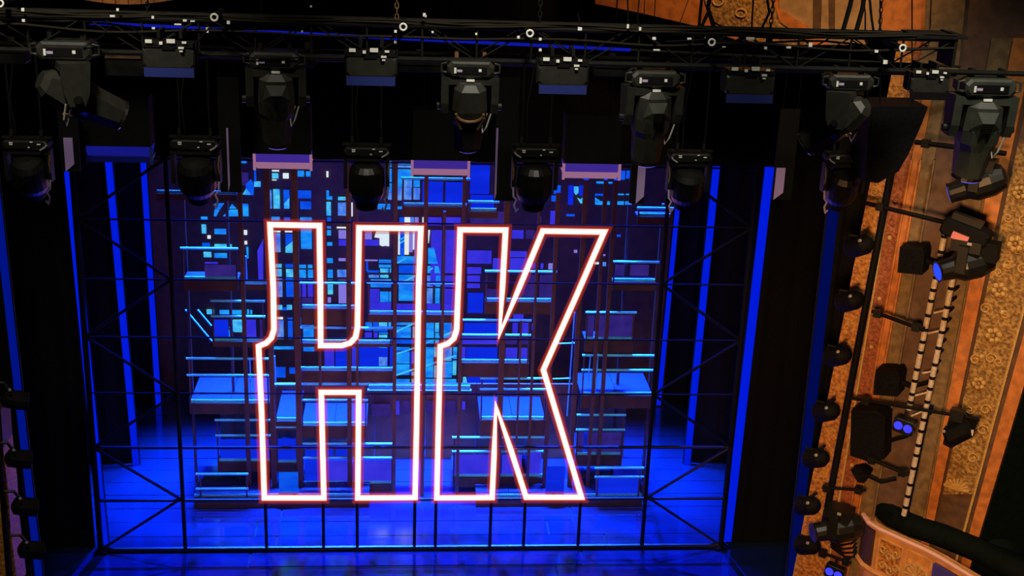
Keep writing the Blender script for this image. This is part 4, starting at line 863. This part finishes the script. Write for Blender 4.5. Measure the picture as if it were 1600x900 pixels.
def fpanel(u0, u1, z0, z1, m, name, k=.03):
    us = [u0+(u1-u0)*j/4 for j in range(5)]
    return MB().loft([[fpos(u, z1, k), fpos(u, z0, k), fpos(u, z0, k-.06), fpos(u, z1, k-.06)] for u in us]).build(name, m, fr_)
def frame_(u0, u1, z0, z1):
    pts = [fpos(u0+(u1-u0)*j/4, z1, .035) for j in range(5)]+[fpos(u1-(u1-u0)*j/4, z0, .035) for j in range(5)]
    MB().tube(pts, .018, 5, True).build('panel_molding', 'peach', fr_)
fpanel(2.2, 3.75, -.55, -.12, 'gilt', 'carved_panel'); frame_(2.15, 3.8, -.58, -.09)
for i, (u, z) in enumerate(((2.5, -.22), (2.95, -.30), (3.35, -.22), (2.6, -.45), (3.1, -.48), (3.5, -.42))):
    c = fpos(u, z, .05); t = (P[3]-P[2]).normalized(); s = 1 if i % 2 else -1
    MB().tube([c+t*math.cos(s*a)*.06*(1-.7*k/12)+Vector((0, 0, math.sin(s*a)*.06*(1-.7*k/12))) for k, a in enumerate([2.4*math.pi*j/12 for j in range(13)])], .012, 5).build('scroll', 'gilt_relief', fr_)
frame_(4.1, 5.6, -.62, -.08)
c = fpos(4.8, -.40, .04); t = (P[5]-P[4]).normalized()
ro = MB().tube([c+t*math.cos(a)*.17+Vector((0, 0, math.sin(a)*.17)) for a in [2*math.pi*k/20 for k in range(20)]], .018, 5, True).build('medallion', 'gilt_relief', fr_)
for k in range(12):
    a = 2*math.pi*k/12; MB().cyl(c, c+t*math.cos(a)*.15+Vector((0, 0, math.sin(a)*.15)), .006, .016, 5).build('medallion_ray', 'gilt_relief', ro)
po = fpanel(5.75, 8.6, -1.0, -.09, 'poster_violet', 'poster', .05)
MB().loft([[fpos(u, -.42+.12*math.sin(u*5), .058), fpos(u, -.75, .058), fpos(u, -.75, .05), fpos(u, -.42+.12*math.sin(u*5), .05)] for u in (6.4, 6.7, 7.0, 7.3, 7.6, 7.9)]).build('poster_figure', 'poster_pale', po)
# draped rim: a broad dark cushion sweeping round the box
rp_ = [(1446, 752), (1412, 750), (1384, 757), (1371, 772), (1376, 791), (1394, 806), (1428, 822), (1470, 836), (1520, 856), (1570, 880), (1630, 910)]
RP = [atz(x, y, ZB+.10) for x, y in rp_]
rc = thing('rim_drape', 'dark green padded drape sweeping round the rim of the box', 'drape', tuple(RP[4]))
MB().tube(RP, .155, 10).build('cushion', 'rim_cloth', rc, smooth=True)
RP2 = [atz(x, y, ZB+.06) for x, y in ((1405, 768), (1396, 790), (1420, 815), (1470, 835), (1530, 855), (1600, 885))]
MB().tube(RP2, .12, 8).build('inner_fold', 'rim_cloth', rc, smooth=True)
fl_ = MB().prism([atz(x, y, ZB-.35) for x, y in ((1400, 800), (1440, 790), (1620, 800), (1680, 960), (1560, 960), (1430, 850))], (0, 0, -.1)).build('box_floor', 'rim_cloth', bxo)
for i, (px, py, sx) in enumerate(((1490, 838, 1.0), (1560, 872, 1.3))):
    c = atz(px, py, ZB-.05); r = thing('box_seat', f'dark rounded seat back inside the box, {("nearer the ladder", "nearer the right edge")[i]}', 'seat', tuple(c), 'seats inside the box')
    MB().sphere(c, .22*sx, 12, 8, (1.2, .5, 1)).build('backrest', 'rim_cloth', r, smooth=True); MB().box(c+Vector((0, -.1, -.28)), (.45, .4, .12)).build('cushion', 'rim_cloth', r)
# bare branch-like cables at the boom foot
r = thing('cable_coil', 'loose coil of dark cables at the foot of the boom', 'cable', tuple(wp(1310, 850)))
for k in range(5): MB().tube([wp(1298, 838+4*k, .5), wp(1312+2*k, 846+6*k, .58), wp(1330+k, 842+7*k, .5), wp(1338, 836+6*k, .45)], .014, 5).build('cable', 'cable', r)
